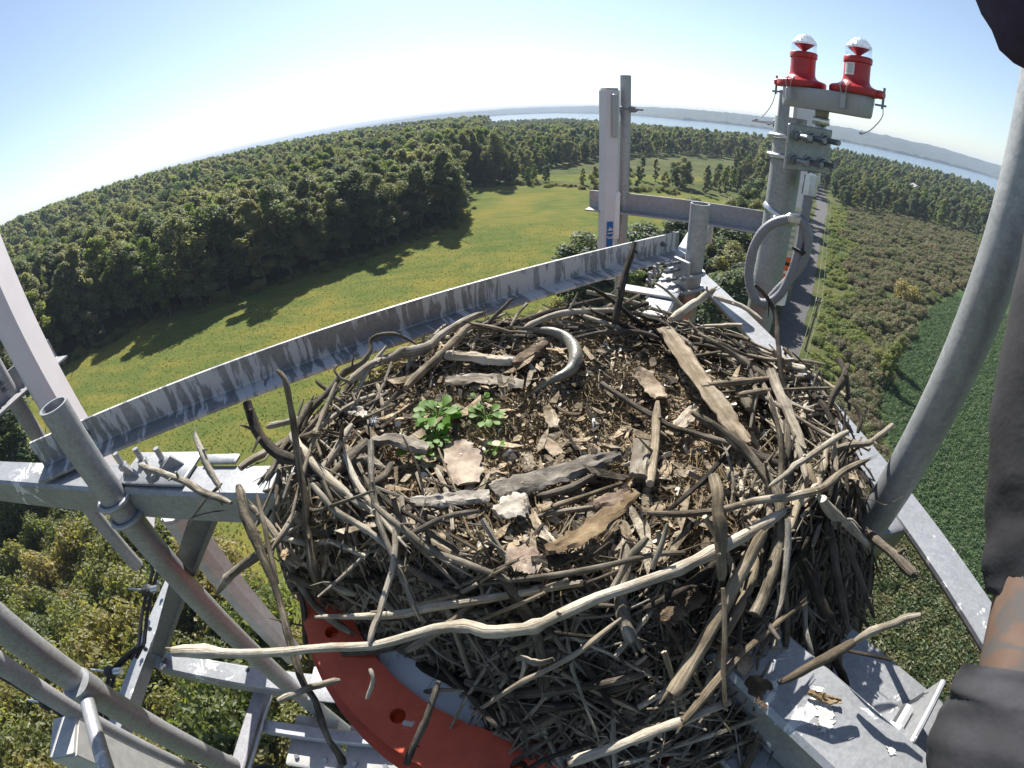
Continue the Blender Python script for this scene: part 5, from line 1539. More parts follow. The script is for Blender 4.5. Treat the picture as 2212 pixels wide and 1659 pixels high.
# small twigs packed between (too many and too thin to pick apart)
mb = MB()
def twig(mb, c, th, L, rad, lift, tilt, mi, n=5, bend=0):
    P = []
    for k in range(4):
        s_ = k / 3 - .5; x = c[0] + math.cos(th) * L * s_ - math.sin(th) * bend * s_ * s_; y = c[1] + math.sin(th) * L * s_ + math.cos(th) * bend * s_ * s_
        P.append(Vector((x, y, 0)))
    z0, z3 = surf(P[0].x, P[0].y), surf(P[3].x, P[3].y)
    for k, p in enumerate(P): p.z = max(z0 + (z3 - z0) * k / 3, surf(p.x, p.y) - .01) + lift + tilt * (k / 3 - .5) * L + CZ
    mb.tube(P, [rad, rad * 1.05, rad * .9, rad * .6], n, True, mi)
for _ in range(2600):
    a = R_.uniform(-math.pi, math.pi) if R_.random() < .6 else R_.uniform(-2.6, .6); rr_ = rimr(a); t = 1 + R_.uniform(-.14 if not -2.35 < a < -.75 else .0, reach(a) * 1.05) / rr_
    c = (.09 + rr_ * t * math.cos(a), .64 + rr_ * t * math.sin(a)); th = a + math.pi / 2 + R_.gauss(0, .7)
    twig(mb, c, th, R_.uniform(.04, .21), R_.choice((.0008, .0012, .0016, .002, .0028, .0042)), R_.uniform(-.02, .022), R_.gauss(0, .25), R_.choice((0, 1, 1, 2, 3, 3, 4)), 5, R_.uniform(-.04, .04))
# twigs hanging below the rim at the front and right
for _ in range(140):
    a = R_.uniform(-2.0, .3); rr_ = rimr(a); t = 1 + R_.uniform(0, reach(a)) / rr_; x, y = .09 + rr_ * t * math.cos(a), .64 + rr_ * t * math.sin(a); z = surf(x, y) + R_.uniform(-.01, .015)
    d = Vector((math.cos(a) * R_.uniform(-.2, .6), math.sin(a) * R_.uniform(-.2, .6), -R_.uniform(.4, 1))).normalized(); d += Vector((R_.gauss(0, .4), R_.gauss(0, .4), 0)); L = R_.uniform(.05, .20)
    p = Zp(x, y, z); mb.tube([p, p + d * L * .5, p + d * L + Vector((R_.gauss(0, .012), R_.gauss(0, .012), 0))], [R_.uniform(.0015, .0045), .003, .0015], 5, True, R_.choice((3, 3, 4, 2)))
stuff(part('small_twigs', mb, [PALE, TAN, GREY, DARK, LICH], nest))

# litter in the bowl: straw, wood chips, bits of bark and shell
mb = MB()
def inbowl(maxt=.9):
    while True:
        a = R_.uniform(-math.pi, math.pi); t = math.sqrt(R_.random()) * maxt; rr_ = rimr(a)
        return .09 + rr_ * t * math.cos(a), .64 + rr_ * t * math.sin(a)
for _ in range(8500):
    x, y = inbowl(1.0); th = R_.uniform(0, 6.28); patch = mnoise.noise(Vector((x * 7, y * 7, 1)))
    L = R_.uniform(.012, .06) * (1.3 if patch > .1 else .8)
    P = []; cu = R_.uniform(-2.5, 2.5); z = surf(x, y) + R_.uniform(-.005, .004); px_, py_ = x, y; an = th
    for k in range(4):
        P.append(Vector((px_, py_, max(z + R_.gauss(0, .0022), surf(px_, py_) - .003) + CZ))); an += cu / 4; px_ += math.cos(an) * L / 3; py_ += math.sin(an) * L / 3
    mb.tube(P, R_.uniform(.0006, .0016), 3, False, 0 if R_.random() < .8 else 1)
def chip(mb, x, y, sx, sy, mi, lift=0.0, tl=.5, th=None):
    n = R_.randint(5, 7); th = R_.uniform(0, 6.28) if th is None else th; nr = Vector((R_.gauss(0, tl), R_.gauss(0, tl), 1)).normalized(); a = Vector((math.cos(th), math.sin(th), 0)); a = (a - nr * a.dot(nr)).normalized(); b = nr.cross(a)
    c = Zp(x, y, surf(x, y) + lift); tk = min(sx, sy) * R_.uniform(.08, .2); top, bot = [], []; cv = R_.uniform(-.3, .5)
    for k in range(n):
        q = 2 * math.pi * k / n + R_.uniform(-.3, .3); u, v = math.cos(q) * sx * R_.uniform(.75, 1.1), math.sin(q) * sy * R_.uniform(.7, 1.15)
        p = c + a * u + b * v + nr * (cv * u * u / max(sx, .001)); top.append(p + nr * tk); bot.append(p)
    f = [tuple(range(n)), tuple(range(2 * n - 1, n - 1, -1))] + [(k, n + k, n + (k + 1) % n, (k + 1) % n) for k in range(n)]
    mb.add(top + bot, f, mi, [[(((top + bot)[q].x + (top + bot)[q].z) * 6, (top + bot)[q].y * 9) for q in g] for g in f])
for _ in range(2600):
    x, y = inbowl(1.0); s_ = R_.uniform(.0015, .006); chip(mb, x, y, s_ * R_.uniform(1, 2.6), s_, R_.choice((1, 1, 1, 2, 2, 3)), R_.uniform(-.003, .008))
for _ in range(480):
    x, y = inbowl(.97); s_ = R_.uniform(.004, .011); chip(mb, x, y, s_ * R_.uniform(1.3, 3.5), s_, R_.choice((1, 2, 2, 3, 4)), R_.uniform(0, .010), .35)
for _ in range(150):
    x, y = inbowl(1.05); s_ = R_.uniform(.006, .013); chip(mb, x, y, s_ * R_.uniform(2.5, 5), s_ * .7, R_.choice((1, 1, 2, 3, 4)), R_.uniform(.004, .016), .22)
for _ in range(230):
    x, y = inbowl(.97); s_ = R_.uniform(.002, .007); chip(mb, x, y, s_ * R_.uniform(1, 1.8), s_, 5, .004, .7)
for _ in range(3200):     # loose bits on the outer slopes too
    a = R_.uniform(-2.8, .6); rr_ = rimr(a); t = 1 + R_.uniform(-.05, reach(a)) / rr_; s_ = R_.uniform(.002, .010)
    chip(mb, .09 + rr_ * t * math.cos(a), .64 + rr_ * t * math.sin(a), s_ * R_.uniform(1, 3), s_, R_.choice((1, 1, 2, 3)), R_.uniform(-.02, .0), .7)
stuff(part('litter', mb, [STRAW, CHIP, TAN, DARK, PALE, SHELL], nest))

# ------------------------------------------------------------------ bark and wood pieces lying on the nest
BK_PALE = wood('bark_pale_inner', [(.17, .13, .085), (.28, .225, .16), (.38, .32, .24), (.52, .46, .37)], along=5, around=60)
BK_GREY = wood('bark_dark_grey', [(.10, .088, .072), (.18, .160, .132), (.255, .23, .195), (.36, .33, .285)], along=26, around=26)
BK_PINK = wood('bark_pinkish', [(.12, .082, .060), (.21, .155, .118), (.28, .22, .17), (.36, .30, .235)], along=20, around=20)
BK_BROWN = wood('bark_brown', [(.07, .048, .030), (.14, .10, .066), (.22, .165, .112), (.32, .255, .185)], along=18, around=22)
BK_WHITE = wood('wood_whitish', [(.13, .11, .083), (.24, .21, .168), (.34, .305, .255), (.48, .44, .38)], along=5, around=18)
BK_GOLD = wood('bark_golden', [(.11, .075, .042), (.21, .15, .085), (.30, .225, .135), (.42, .33, .21)], along=12, around=20)


def hitz(x, y, l=0.0):
    t = hit(x, y, l)
    return t if t else (-.56 / ray(x, y).z)


def slab(name, pl, wpx, mat, label, cat='bark piece', lift=.012, thick=.005, curl=.0, seed=1, zs=None, group=None, ragged=.22):
    """an irregular flat piece lying along the given points; follows the nest surface"""
    r = random.Random(seed); C = []
    for i, (x, y) in enumerate(pl):
        if zs: t = zs[i] / ray(x, y).z
        else: t = hitz(x, y, lift)
        C.append((ray(x, y) * t + Vector((0, 0, CZ)), wpx[i] * ray(x - .5, y).angle(ray(x + .5, y)) * t * (1.12 if zs is None else 1.0)))
    sp = spline([c for c, _ in C], 6); M = len(sp); NW = 7; top, bot = [], []; acc = 0; U = []
    for i, p in enumerate(sp):
        f = i / 6; k = min(int(f), len(C) - 2); wd = C[k][1] + (C[k + 1][1] - C[k][1]) * (f - k)
        t = (sp[min(i + 1, M - 1)] - sp[max(i - 1, 0)]).normalized()
        v = (p - Vector((0, 0, CZ))).normalized()
        s_ = t.cross(UP if zs is None else -v).normalized(); nr = s_.cross(t).normalized()
        if nr.dot(-v) < 0: nr = -nr
        if i: acc += (p - sp[i - 1]).length
        e0 = 1 + ragged * 1.5 * mnoise.noise(Vector((seed, i * .55, 1))) + ragged * 1.1 * mnoise.noise(Vector((seed, i * 1.9, 3))) + r.uniform(-.12, .12); e1 = 1 + ragged * 1.5 * mnoise.noise(Vector((seed, i * .55, 7))) + ragged * 1.1 * mnoise.noise(Vector((seed, i * 1.9, 9))) + r.uniform(-.12, .12)
        for j in range(NW):
            q = j / (NW - 1) * 2 - 1; u = q * wd * .5 * (e0 if q < 0 else e1)
            h = curl * wd * (q * q) + .0035 * mnoise.noise(Vector((seed + p.x * 55, p.y * 55, q * 3))) + .0018 * r.uniform(-1, 1)
            ed = thick * .7 * (.3 if abs(q) > .99 else 1)
            top.append(p + s_ * u + nr * (h + ed)); bot.append(p + s_ * u + nr * h); U.append((q * wd, acc))
    mb = MB(); n = len(top); F, UV = [], []
    def quad(a, b, c, d): F.append((a, b, c, d)); UV.append([U[k % n] for k in (a, b, c, d)])
    for i in range(M - 1):
        for j in range(NW - 1):
            a = i * NW + j; quad(a, a + 1, a + NW + 1, a + NW); quad(n + a, n + a + NW, n + a + NW + 1, n + a + 1)
        a = i * NW; quad(a, a + NW, n + a + NW, n + a); b = i * NW + NW - 1; quad(b, n + b, n + b + NW, b + NW)
    for j in range(NW - 1): quad(j, n + j, n + j + 1, j + 1); a = (M - 1) * NW + j; quad(a, a + 1, n + a + 1, n + a)
    mb.add(top + bot, F, 0, UV)
    return solo(name, mb, mat, label, cat, group)


slab('wood_plank', [(1436, 712), (1470, 758), (1520, 832), (1572, 905), (1615, 960)], [34, 42, 44, 46, 18], BK_PALE, 'long pale splintered plank slanting down the right half of the nest', 'plank', .042, .010, .04, 2, ragged=.10)
slab('bark_slab', [(886, 1086), (940, 1085), (1000, 1078), (1058, 1074)], [22, 32, 36, 32], BK_GREY, 'dark grey bark slab at the centre left, broken end towards its longer neighbour', lift=.030, thick=.010, curl=.05, seed=3, ragged=.06)
slab('bark_slab', [(1064, 1066), (1120, 1050), (1200, 1028), (1280, 1002), (1340, 985)], [46, 50, 48, 40, 16], BK_GREY, 'long dark grey bark slab across the middle of the nest', lift=.030, thick=.011, curl=.05, seed=4, ragged=.07)
slab('bark_piece', [(985, 958), (995, 985), (1005, 1015), (1012, 1048)], [38, 66, 70, 44], BK_PINK, 'pinkish bark piece with pale flakes below the green seedlings', lift=.014, thick=.007, curl=.05, seed=5)
slab('wood_block', [(1386, 958), (1384, 985), (1380, 1010), (1378, 1032)], [34, 38, 38, 36], BK_WHITE, 'pale squarish wood block right of the long dark slab', 'wood piece', .028, .012, .0, 6, ragged=.05)
slab('bark_piece', [(1072, 1112), (1100, 1100), (1125, 1088), (1143, 1082)], [36, 58, 60, 34], BK_WHITE, 'rough pale grey bark flake below the long dark slab', lift=.034, thick=.008, curl=.03, seed=7)
slab('bark_piece', [(1282, 1092), (1315, 1085), (1345, 1070), (1362, 1058)], [30, 44, 34, 14], BK_PINK, 'pointed pinkish-tan bark piece at the lower middle of the bowl', lift=.034, thick=.006, curl=-.04, seed=8)
slab('bark_piece', [(1092, 1205), (1120, 1208), (1145, 1212), (1168, 1222)], [44, 60, 62, 40], BK_PINK, 'light tan bark piece at the front edge of the bowl', lift=.04, thick=.006, curl=.03, seed=9)
slab('bark_piece', [(1453, 935), (1475, 912), (1495, 893), (1508, 880)], [22, 28, 30, 22], BK_PALE, 'short tan bark chip left of the long plank', lift=.020, thick=.006, curl=.03, seed=10)
slab('bark_piece', [(1375, 796), (1395, 820), (1415, 845), (1428, 862)], [26, 38, 40, 26], BK_BROWN, 'scaly brown bark flake near the upper middle of the bowl', lift=.018, thick=.007, curl=.03, seed=11)
slab('bark_piece', [(803, 953), (845, 950), (885, 958), (925, 972)], [18, 30, 36, 24], BK_WHITE, 'whitish splintered bark left of the seedlings, casting a dark gap below', lift=.030, thick=.010, curl=-.06, seed=12)
slab('wood_piece', [(960, 768), (1010, 772), (1060, 778), (1112, 782)], [16, 22, 24, 22], BK_PALE, 'tan log-like piece left of the curled carcass', 'wood piece', .022, .016, -.12, 13, ragged=.06)
slab('wood_piece', [(962, 826), (1020, 820), (1075, 822), (1130, 832)], [26, 36, 38, 26], BK_WHITE, 'pale weathered wood sliver crossing the upper bowl', 'wood piece', .014, .008, .04, 14)
slab('bark_piece', [(1108, 788), (1135, 770), (1160, 755), (1182, 742)], [20, 34, 36, 26], BK_BROWN, 'dark ridged bark chunk leaning beside the curled carcass', lift=.022, thick=.012, curl=-.12, seed=15)
slab('bark_piece', [(1430, 1345), (1445, 1325), (1475, 1300), (1512, 1275)], [42, 52, 56, 46], BK_BROWN, 'brown bark sheet hanging on the near slope under the long stick', lift=.035, thick=.005, curl=.05, seed=16)
slab('bark_curl', [(1612, 1468), (1632, 1485), (1652, 1505), (1674, 1528)], [20, 44, 48, 20], BK_BROWN, 'rippled bark curl at the near right foot of the nest', lift=.05, thick=.006, curl=.16, seed=17)
slab('bark_chip', [(1746, 1494), (1770, 1504), (1792, 1512), (1816, 1514)], [12, 20, 20, 10], BK_GOLD, 'small golden-brown bark chip lying on the right arm', zs=[-.632, -.632, -.632, -.632], thick=.004, curl=.12, seed=18)
slab('bark_piece', [(1585, 1395), (1600, 1425), (1615, 1450)], [26, 44, 26], BK_BROWN, 'crinkled brown bark scrap above the bark curl at the near right', lift=.04, thick=.006, curl=.12, seed=19)
slab('bark_strip', [(1180, 1190), (1240, 1165), (1310, 1115), (1375, 1062)], [22, 40, 38, 24], BK_GOLD, 'shredded golden bark strip fanning across the front of the bowl', lift=.03, thick=.004, curl=.03, seed=20)
slab('bark_strip', [(1145, 1105), (1160, 1135), (1180, 1160), (1200, 1172)], [16, 18, 18, 12], BK_PALE, 'narrow tan bark strip curling below the pale grey flake', lift=.022, thick=.004, curl=.10, seed=21)
slab('bark_piece', [(748, 895), (762, 890), (778, 893), (790, 902)], [14, 30, 24, 10], BK_WHITE, 'small whitish shell-like bark piece at the left rim', lift=.024, thick=.005, curl=.15, seed=22)
slab('bark_strip', [(735, 1000), (770, 990), (800, 992), (830, 1012)], [10, 22, 22, 10], GREY, 'grey curled bark strip at the left side below the whitish splinter', lift=.034, thick=.004, curl=-.16, seed=23)
slab('bark_piece', [(1165, 950), (1190, 965), (1205, 985)], [14, 30, 20], BK_BROWN, 'small brown curled bark flake above the long dark slab', lift=.012, thick=.005, curl=.12, seed=24)
slab('bark_piece', [(610, 1192), (630, 1205), (650, 1220)], [22, 34, 20], BK_GOLD, 'torn orange-brown bark shred on the left slope of the nest', lift=.05, thick=.005, curl=.1, seed=25)
slab('bark_piece', [(1180, 880), (1190, 900), (1195, 925)], [14, 26, 20], BK_PALE, 'small tan chip below the tail of the carcass', lift=.012, thick=.005, curl=.05, seed=26)
slab('bark_piece', [(1300, 1170), (1340, 1130), (1355, 1155), (1375, 1175)], [12, 20, 18, 10], BK_PALE, 'bent tan bark scrap right of the shredded strip', lift=.022, thick=.004, curl=.08, seed=27)

# ------------------------------------------------------------------ the carcass
_t = NT('fish_scales'); _uv = _t.map('UV', (36, 300, 1)); _v = _t.vor(_uv, 1.0); _n = _t.noise(_t.map('Object'), 30, 3)
_sep = _t.n.new('ShaderNodeSeparateXYZ'); _t.l.new(_t.tc.outputs['UV'], _sep.inputs[0])
_c = _t.ramp(_t.math('ADD', _t.math('MULTIPLY', _v, .45), _t.math('MULTIPLY', _n, .5)), [(.2, (.10, .096, .075)), (.5, (.165, .158, .125)), (.8, (.24, .23, .19))])
_t.col(_c); _t.set(Roughness=.38); _t.bump(_v, .45, .0012); SCALE = _t.mat
fr = [(1087, 724, 5), (1120, 718, 7), (1158, 714, 11), (1194, 717, 17), (1224, 732, 24), (1241, 755, 29), (1243, 778, 31), (1234, 798, 27), (1216, 811, 21), (1197, 819, 15), (1186, 828, 11)]
P, RR = [], []
for x, y, w_ in fr:
    t = hitz(x, y, .022 if w_ > 12 else .012); P.append(ray(x, y) * t + Vector((0, 0, CZ))); RR.append(w_ * .00088 * t * .72)
root = thing('fish_carcass', P[6], 'curled silvery grey scaly carcass with frayed tail lying on the litter', 'fish')
sp = spline(P, 5); rs = [float(np.interp(i / 5, range(len(RR)), RR)) for i in range(len(sp))]
mb = MB(); mb.tube(sp, rs, 16, True, 0, flat=.8); part('body', mb, SCALE, root)
tail = MB(); base = P[-1]
for k in range(9):
    ex = (1110 + k * 7, 892 - k * 8 - abs(k - 4) * 3); e = ray(*ex) * hitz(ex[0], ex[1], .012) + Vector((0, 0, CZ)); mid = base.lerp(e, .5) + UP * .004
    tail.tube([base, mid, e], [.0032, .0026, .0008], 6, True, 0, flat=.5)
part('tail', tail, SCALE, root)

# ------------------------------------------------------------------ green seedlings
LEAF_GREEN = leafmat('seedling_leaf', [(.0, (.07, .15, .018)), (.5, (.10, .20, .028)), (1, (.14, .24, .06))], trans=.42, gloss=.02, rough=.5)
STEMG = plain('seedling_stem', (.14, .24, .05), .6, 0, 40, .2, .1)


def leaf_mesh(p, d, L, wd, nrm, seed):
    r = random.Random(seed); s_ = d.cross(nrm).normalized(); mb = MB(); V = []; prof = [(0, .05), (.18, .10), (.40, .55), (.65, 1.0), (.85, .80), (1.0, .08)]
    dr = r.uniform(.05, .35)
    for t, w_ in prof:
        c = p + d * L * t - nrm * L * dr * t * t
        for q in (-1, 0, 1): V.append(c + s_ * wd * .5 * w_ * q * (1 + r.uniform(-.05, .05)) + nrm * (.10 * wd * abs(q) * w_))
    F = [(i * 3 + j, i * 3 + j + 1, i * 3 + j + 4, i * 3 + j + 3) for i in range(5) for j in range(2)]
    mb.add(V, F); return mb


def seedling(px, py, n, size, label, seed, lift=.012, spread=1.0, up=.22):
    r = random.Random(seed); c = ray(px, py) * hitz(px, py, .004) + Vector((0, 0, CZ)); root = thing('seedling', c, label, 'plant')
    for k in range(n):
        a = 2.4 * k + r.uniform(-.3, .3); f = (k + .5) / n; reach = size * (.25 + .55 * math.sqrt(f)) * spread
        o = Vector((math.cos(a), math.sin(a), 0)); hgt_ = lift + size * up * (1.1 - f * .7) * r.uniform(.8, 1.1)
        p = c + o * reach * .55 + UP * hgt_
        mb = MB(); mb.tube([c, c.lerp(p, .6) + UP * hgt_ * .25, p], [.0016, .0013, .0010], 5); part('stem', mb, STEMG, root)
        d = (o + UP * r.uniform(.0, .5)).normalized(); nr = (UP * 1.0 - o * r.uniform(-.1, .4) + Vector((r.gauss(0, .25), r.gauss(0, .25), 0))); nr = (nr - d * nr.dot(d)).normalized()
        lm = leaf_mesh(p, d, size * r.uniform(.50, .72), size * r.uniform(.34, .46), nr, seed * 50 + k); part('leaf', lm, LEAF_GREEN, root)


seedling(948, 912, 24, .050, 'largest bright green seedling cluster left of the bowl centre', 1)
seedling(940, 956, 14, .034, 'dense small-leaved seedling just below the largest green cluster', 2)
seedling(1052, 913, 11, .038, 'bright green seedling standing right of the largest cluster', 3, spread=1.1)
seedling(905, 985, 6, .036, 'dark green seedling partly shaded under the whitish bark', 4, up=.3)
seedling(1040, 874, 6, .026, 'tiny yellow-green seedling above the right-hand seedling', 5)
seedling(1072, 980, 5, .022, 'tiny seedling between the pinkish bark and the long dark slab', 6)
# white downy feather
root = thing('down_feather', ray(808, 912) * hitz(808, 912, .008) + Vector((0, 0, CZ)), 'white downy feather scrap on the straw at the left', 'feather')
mb = MB(); c = root.location
for k in range(26):
    a = R_.uniform(0, 6.28); l = R_.uniform(.006, .017); e = c + Vector((math.cos(a) * l, math.sin(a) * l * 1.4, R_.uniform(.0, .006))); mb.tube([c.lerp(e, .2), c.lerp(e, .6) + UP * .003, e], [.0007, .0007, .0004], 4)
part('barbs', mb, plain('feather_white', (.75, .78, .82), .7, 0, 5, .03, 0), root)
for (px, py, lab) in ((1282, 914, 'small pale rounded bone fragment above the long dark slab'), (1100, 980, 'white shell scrap right of the pinkish bark'), (1365, 1005, 'white bone fragment left of the pale wood block'), (1440, 985, 'white curved shell bit right of the thick upright stick'), (1000, 985, 'pale shell scrap beside the lower seedling')):
    c = ray(px, py) * hitz(px, py, .008) + Vector((0, 0, CZ)); mb = MB(); a = Vector((R_.gauss(0, 1), R_.gauss(0, 1), .15)).normalized(); mb.tube([c - a * .013, c - a * .004 + UP * .003, c + a * .008, c + a * .014], [.003, .007, .0055, .002], 8, True, 0, .2, .5); solo('bone_fragment', mb, SHELL, lab, 'bone')
# fine grey fibre snagged on the right pipe
mb = MB(); mb.tube(spline([at(1860, 1075, r=.72), at(1890, 1082, r=.735), at(1915, 1090, r=.745), at(1950, 1072, r=.75)], 6), .0009, 5); mb.tube(spline([at(1870, 1080, r=.71), at(1885, 1110, r=.72), at(1895, 1125, r=.73)], 5), .0008, 5)
solo('snagged_fibre', mb, GREY, 'thin grey root fibre snagged on the right pipe', 'fibre')

# ================================================================== PERSON at the right edge
_t = NT('dark_jacket_cloth'); _n = _t.noise(_t.map('Object'), 9, 5, .65); _f = _t.noise(_t.map('Object'), 300, 2)
_t.col(_t.ramp(_n, [(.35, (.010, .010, .012)), (.55, (.022, .022, .026)), (.75, (.042, .042, .048))])); _t.set(Roughness=.9); _t.bump(_n, .35, .012); CLOTH = _t.mat
HOOD = plain('purple_black_hood', (.026, .018, .055), .75, 0, 30, .3, .3)
TROUS = plain('dark_work_trousers', (.02, .019, .02), .9, 0, 30, .3, .3)
GLOVE = plain('black_glove', (.012, .012, .013), .7, 0, 60, .3, .3)
_t = NT('tattooed_skin'); _o = _t.map('Object'); _n = _t.noise(_o, 9, 2, .45, 1.6); _m = _t.noise(_o, 40, 3)
_c = _t.mix(_t.ramp(_n, [(.46, 0.0), (.49, .8), (.52, .8), (.56, 0.0)]), _t.ramp(_m, [(.3, (.14, .092, .068)), (.7, (.19, .125, .092))]), (.11, .105, .10))
_t.col(_c); _t.set(Roughness=.55); SKIN = _t.mat


def skinned(name, pts, edges, rad, mat, parent, sub=2, root=0):
    me = bpy.data.meshes.new(name); me.from_pydata([Vector(p) - wloc(parent) for p in pts], edges, []); me.materials.append(mat)
    o = link(name, me, parent)
    md = o.modifiers.new('skin', 'SKIN'); me.skin_vertices.new() if not me.skin_vertices else None
    for i, r_ in enumerate(rad):
        sv_ = me.skin_vertices[0].data[i]; sv_.radius = (r_, r_) if not hasattr(r_, '__len__') else r_; sv_.use_root = i == root
    md.use_smooth_shade = True
    ss_ = o.modifiers.new('sub', 'SUBSURF'); ss_.levels = sub; ss_.render_levels = sub
    return o


pp = Zp(.66, .06, -1.62)
person = thing('person', pp, 'person in dark dusty clothes at the right edge, tattooed skin bared at the wrist', 'person')
hip = Zp(.72, -.20, -.80); chest = Zp(.72, -.06, -.36); neck = Zp(.60, .17, -.0); head = at(2395, -125, s=.62)
shR = at(2275, 560, s=.52); shL = Zp(.80, -.12, -.10)           # the arm nearest the nest hangs down along the picture's edge
elb = at(2254, 1010, s=.46); wri = at(2222, 1420, s=.45)
B = [hip, Zp(.72, -.13, -.58), chest, Zp(.66, .07, -.14), neck,
     Zp(.58, .17, -.09), shR + Vector((.03, -.03, 0)), elb, wri,
     Zp(.76, -.04, -.12), shL, Zp(.97, -.20, -.38), Zp(.93, .0, -.57),
     Zp(.67, -.16, -.86), Zp(.66, -.12, -1.22), Zp(.66, -.16, -1.58), Zp(.60, -.08, -1.61),
     Zp(.78, -.25, -.86), Zp(.78, -.22, -1.22), Zp(.78, -.27, -1.58), Zp(.72, -.19, -1.61), at(2200, 1540, s=.45), at(2182, 1680, s=.452)]
E_ = [(0, 1), (1, 2), (2, 3), (3, 4), (3, 5), (5, 6), (6, 7), (7, 8), (3, 9), (9, 10), (10, 11), (11, 12), (0, 13), (13, 14), (14, 15), (15, 16), (0, 17), (17, 18), (18, 19), (19, 20), (8, 21), (21, 22)]
RD = [.09, .09, .10, .08, .05, .055, .040, .030, .041, .055, .05, .042, .036, .06, .05, .045, .04, .06, .05, .045, .04, .040, .034]
skinned('body', B, E_, RD, SKIN, person)
# jacket: torso and sleeves; the near sleeve stops short of the wrist
tj = at(2244, 1250, s=.455)
skinned('jacket', [Zp(.72, -.18, -.74), Zp(.72, -.13, -.58), chest, Zp(.66, .07, -.14), Zp(.625, .13, -.03), Zp(.58, .17, -.09), shR + Vector((.03, -.03, 0)), at(2278, 780, s=.47), elb, tj, Zp(.76, -.04, -.12), shL, Zp(.97, -.20, -.38), Zp(.94, -.03, -.54)],
        [(0, 1), (1, 2), (2, 3), (3, 4), (3, 5), (5, 6), (6, 7), (7, 8), (8, 9), (3, 10), (10, 11), (11, 12), (12, 13)],
        [.15, .145, .16, .135, .075, .092,   .060, .038, .036, .034, .092, .075, .064, .055], CLOTH, person)
skinned('trousers', [Zp(.72, -.20, -.76), Zp(.67, -.16, -.88), Zp(.66, -.12, -1.22), Zp(.66, -.16, -1.54), Zp(.78, -.25, -.88), Zp(.78, -.22, -1.22), Zp(.78, -.27, -1.54)], [(0, 1), (1, 2), (2, 3), (0, 4), (4, 5), (5, 6)], [.145, .105, .075, .06, .105, .075, .06], TROUS, person)
# gloved hand: palm and five bent fingers closing on the arm tube
hd = at(2190, 1900, s=.50); axis = (hd - wri).normalized(); side = axis.cross(Vector((0, 1, .3))).normalized(); pn = side.cross(axis).normalized()
gc = at(2190, 1540, s=.448)
def cloth_tube(name, path, rad, mat, amp, seed, n=36, m=10):
    sp = spline(path, m); rs = [float(np.interp(i / m, range(len(rad)), rad)) for i in range(len(sp))]
    mb = MB(); mb.tube(sp, rs, n, False)
    for i in range(len(sp)):
        for k in range(n):
            v = mb.v[i * n + k]; o = (v - sp[i]).normalized(); q = 6.283 * k / n
            f_ = mnoise.noise(Vector((math.cos(q) * 1.1, math.sin(q) * 1.1, i * .16 + seed))) + .35 * mnoise.noise(Vector((math.cos(q) * 2.2, math.sin(q) * 2.2, i * .30 + seed)))
            mb.v[i * n + k] = v + o * amp * f_
    o_ = (len(sp) - 1) * n        # turned-in hem
    for base, s_ in ((0, 0), (o_, len(sp) - 1)):
        c = sp[s_]; V = [mb.v[base + k] for k in range(n)] + [c + (mb.v[base + k] - c) * .86 for k in range(n)]
        mb.add(V, [(k, (k + 1) % n, n + (k + 1) % n, n + k) for k in range(n)])
    return part(name, mb, mat, person)
cloth_tube('sleeve', [at(2318, 540, s=.50), at(2280, 780, s=.47), at(2258, 1010, s=.46), at(2248, 1150, s=.457), at(2244, 1285, s=.455)], [.048, .048, .048, .046, .041], CLOTH, .006, 3)
cloth_tube('cuff', [at(2218, 1455, s=.45), at(2202, 1530, s=.45), at(2178, 1620, s=.45), at(2170, 1720, s=.455), at(2180, 1830, s=.47)], [.050, .056, .062, .060, .052], CLOTH, .006, 9)
skinned('glove', [gc, at(2160, 1660, s=.45), wri.lerp(hd, .92), hd + axis * .04], [(0, 1), (1, 2), (2, 3)], [(.040, .040), (.044, .044), (.045, .03), (.042, .022)], GLOVE, person)
for k in range(4):
    b0 = hd + axis * .035 + side * (-.033 + .022 * k); ln = (.062, .07, .066, .052)[k]
    d1 = (axis * .8 + pn * .5).normalized(); d2 = (axis * .1 + pn).normalized(); d3 = (pn * .6 - axis * .8).normalized()
    skinned('finger', [b0 - axis * .02, b0 + d1 * ln * .45, b0 + d1 * ln * .45 + d2 * ln * .35, b0 + d1 * ln * .45 + d2 * ln * .35 + d3 * ln * .3], [(0, 1), (1, 2), (2, 3)], [.011, .0105, .0095, .008], GLOVE, person)
b0 = hd - axis * .02 - side * .04; skinned('thumb', [b0 + side * .01, b0 - side * .02 + axis * .025 + pn * .015, b0 - side * .015 + axis * .05 + pn * .03], [(0, 1), (1, 2)], [.013, .0115, .009], GLOVE, person)
# head with a face, hooded
fd = Vector((.40, .88, -.22)).normalized(); fs = fd.cross(UP).normalized()
mb = MB(); prof = [(.020, -.125), (.045, -.115), (.058, -.085), (.068, -.05), (.074, -.01), (.077, .03), (.072, .07), (.055, .10), (.030, .118), (.004, .124)]
mb.lathe(head, prof, 28)
for i, v in enumerate(mb.v):
    q = v - head; f_ = q.dot(fd)
    mb.v[i] = head + q + fd * (.012 if f_ > 0 and q.z < -.03 else 0) + fd * f_ * .22
for sg in (-1, 1):
    mb.tube([head + fs * sg * .074 + UP * .0, head + fs * sg * .086 - fd * .012 + UP * .012, head + fs * sg * .080 - UP * .028], [.010, .016, .008], 8)
mb.tube([head + fd * .088 + UP * .008, head + fd * .104 - UP * .022, head + fd * .112 - UP * .036, head + fd * .092 - UP * .044], [.006, .010, .013, .008], 10)
part('head', mb, SKIN, person)
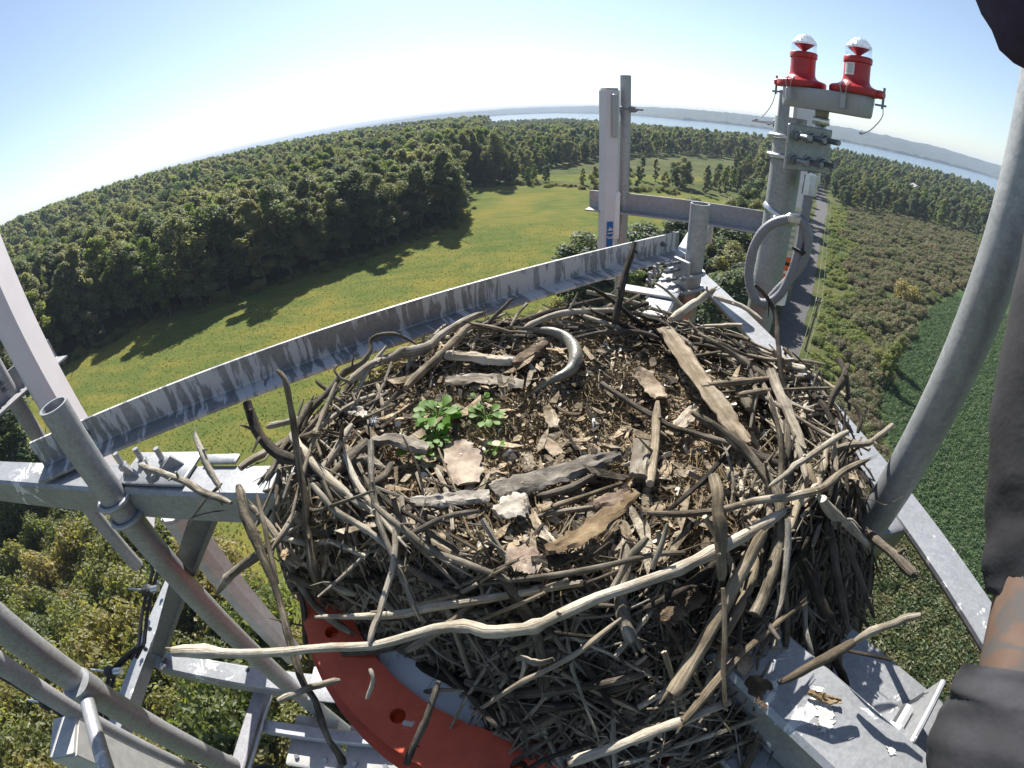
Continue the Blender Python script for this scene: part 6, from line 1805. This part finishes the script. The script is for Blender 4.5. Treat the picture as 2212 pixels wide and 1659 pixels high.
for sg in (-1, 1):
    m2 = MB(); m2.lathe(head + fd * .080 + fs * sg * .030 + UP * .006, [(.002, -.010), (.008, -.006), (.010, 0), (.008, .006), (.002, .010)], 12); part('eye', m2, WHITEL, person)
m2 = MB(); m2.tube([head + fd * .088 - fs * .022 - UP * .066, head + fd * .096 - UP * .068, head + fd * .088 + fs * .022 - UP * .066], [.003, .006, .003], 8); part('mouth', m2, plain('lip', (.33, .14, .11), .5, 0, 20, .1, 0), person)
m2 = MB(); m2.lathe(head - fd * .135, [(.002, 0), (.05, .004), (.092, .024), (.120, .065), (.130, .115), (.128, .17), (.118, .215), (.108, .222), (.105, .20)], 40, fd)
for i, v in enumerate(m2.v): m2.v[i] = v + (v - head).normalized() * (.010 * mnoise.noise(v * 16) + .004 * mnoise.noise(v * 45))
part('hood', m2, HOOD, person)
# foot bar
root = thing('foot_bar', Zp(.70, -.19, -1.66), 'plain step tube under the feet of the person at the right edge', 'step')
mb = MB(); mb.tube([Zp(.30, -.19, -1.665), Zp(1.1, -.19, -1.665)], .022, 14); part('tube', mb, G_PIPE, root)
for x in (.34, 1.06):
    mb = MB(); mb.tube([Zp(x, -.19, -1.665), Zp(x, -.19, -.80)], .018, 12); part('hanger', mb, G_PIPE, root)

# ================================================================== HAZE
me = bpy.data.meshes.new('haze'); X, Y0, Y1, Zb, Zt = 10500, -300, 10500, -90, CZ + 48
me.from_pydata([(x, y, z) for x in (-X, X) for y in (Y0, Y1) for z in (Zb, Zt)], [], [(0, 1, 3, 2), (4, 6, 7, 5), (0, 4, 5, 1), (2, 3, 7, 6), (0, 2, 6, 4), (1, 5, 7, 3)])
hz = link('haze', me); stuff(hz)
hm = bpy.data.materials.new('haze_air'); hm.use_nodes = True; n_, l_ = hm.node_tree.nodes, hm.node_tree.links
n_.remove(n_['Principled BSDF']); pv = n_.new('ShaderNodeVolumePrincipled'); pv.inputs['Color'].default_value = (.56, .68, .85, 1); pv.inputs['Density'].default_value = HAZE
pv.inputs['Anisotropy'].default_value = 0
l_.new(pv.outputs[0], n_['Material Output'].inputs['Volume']); me.materials.append(hm)
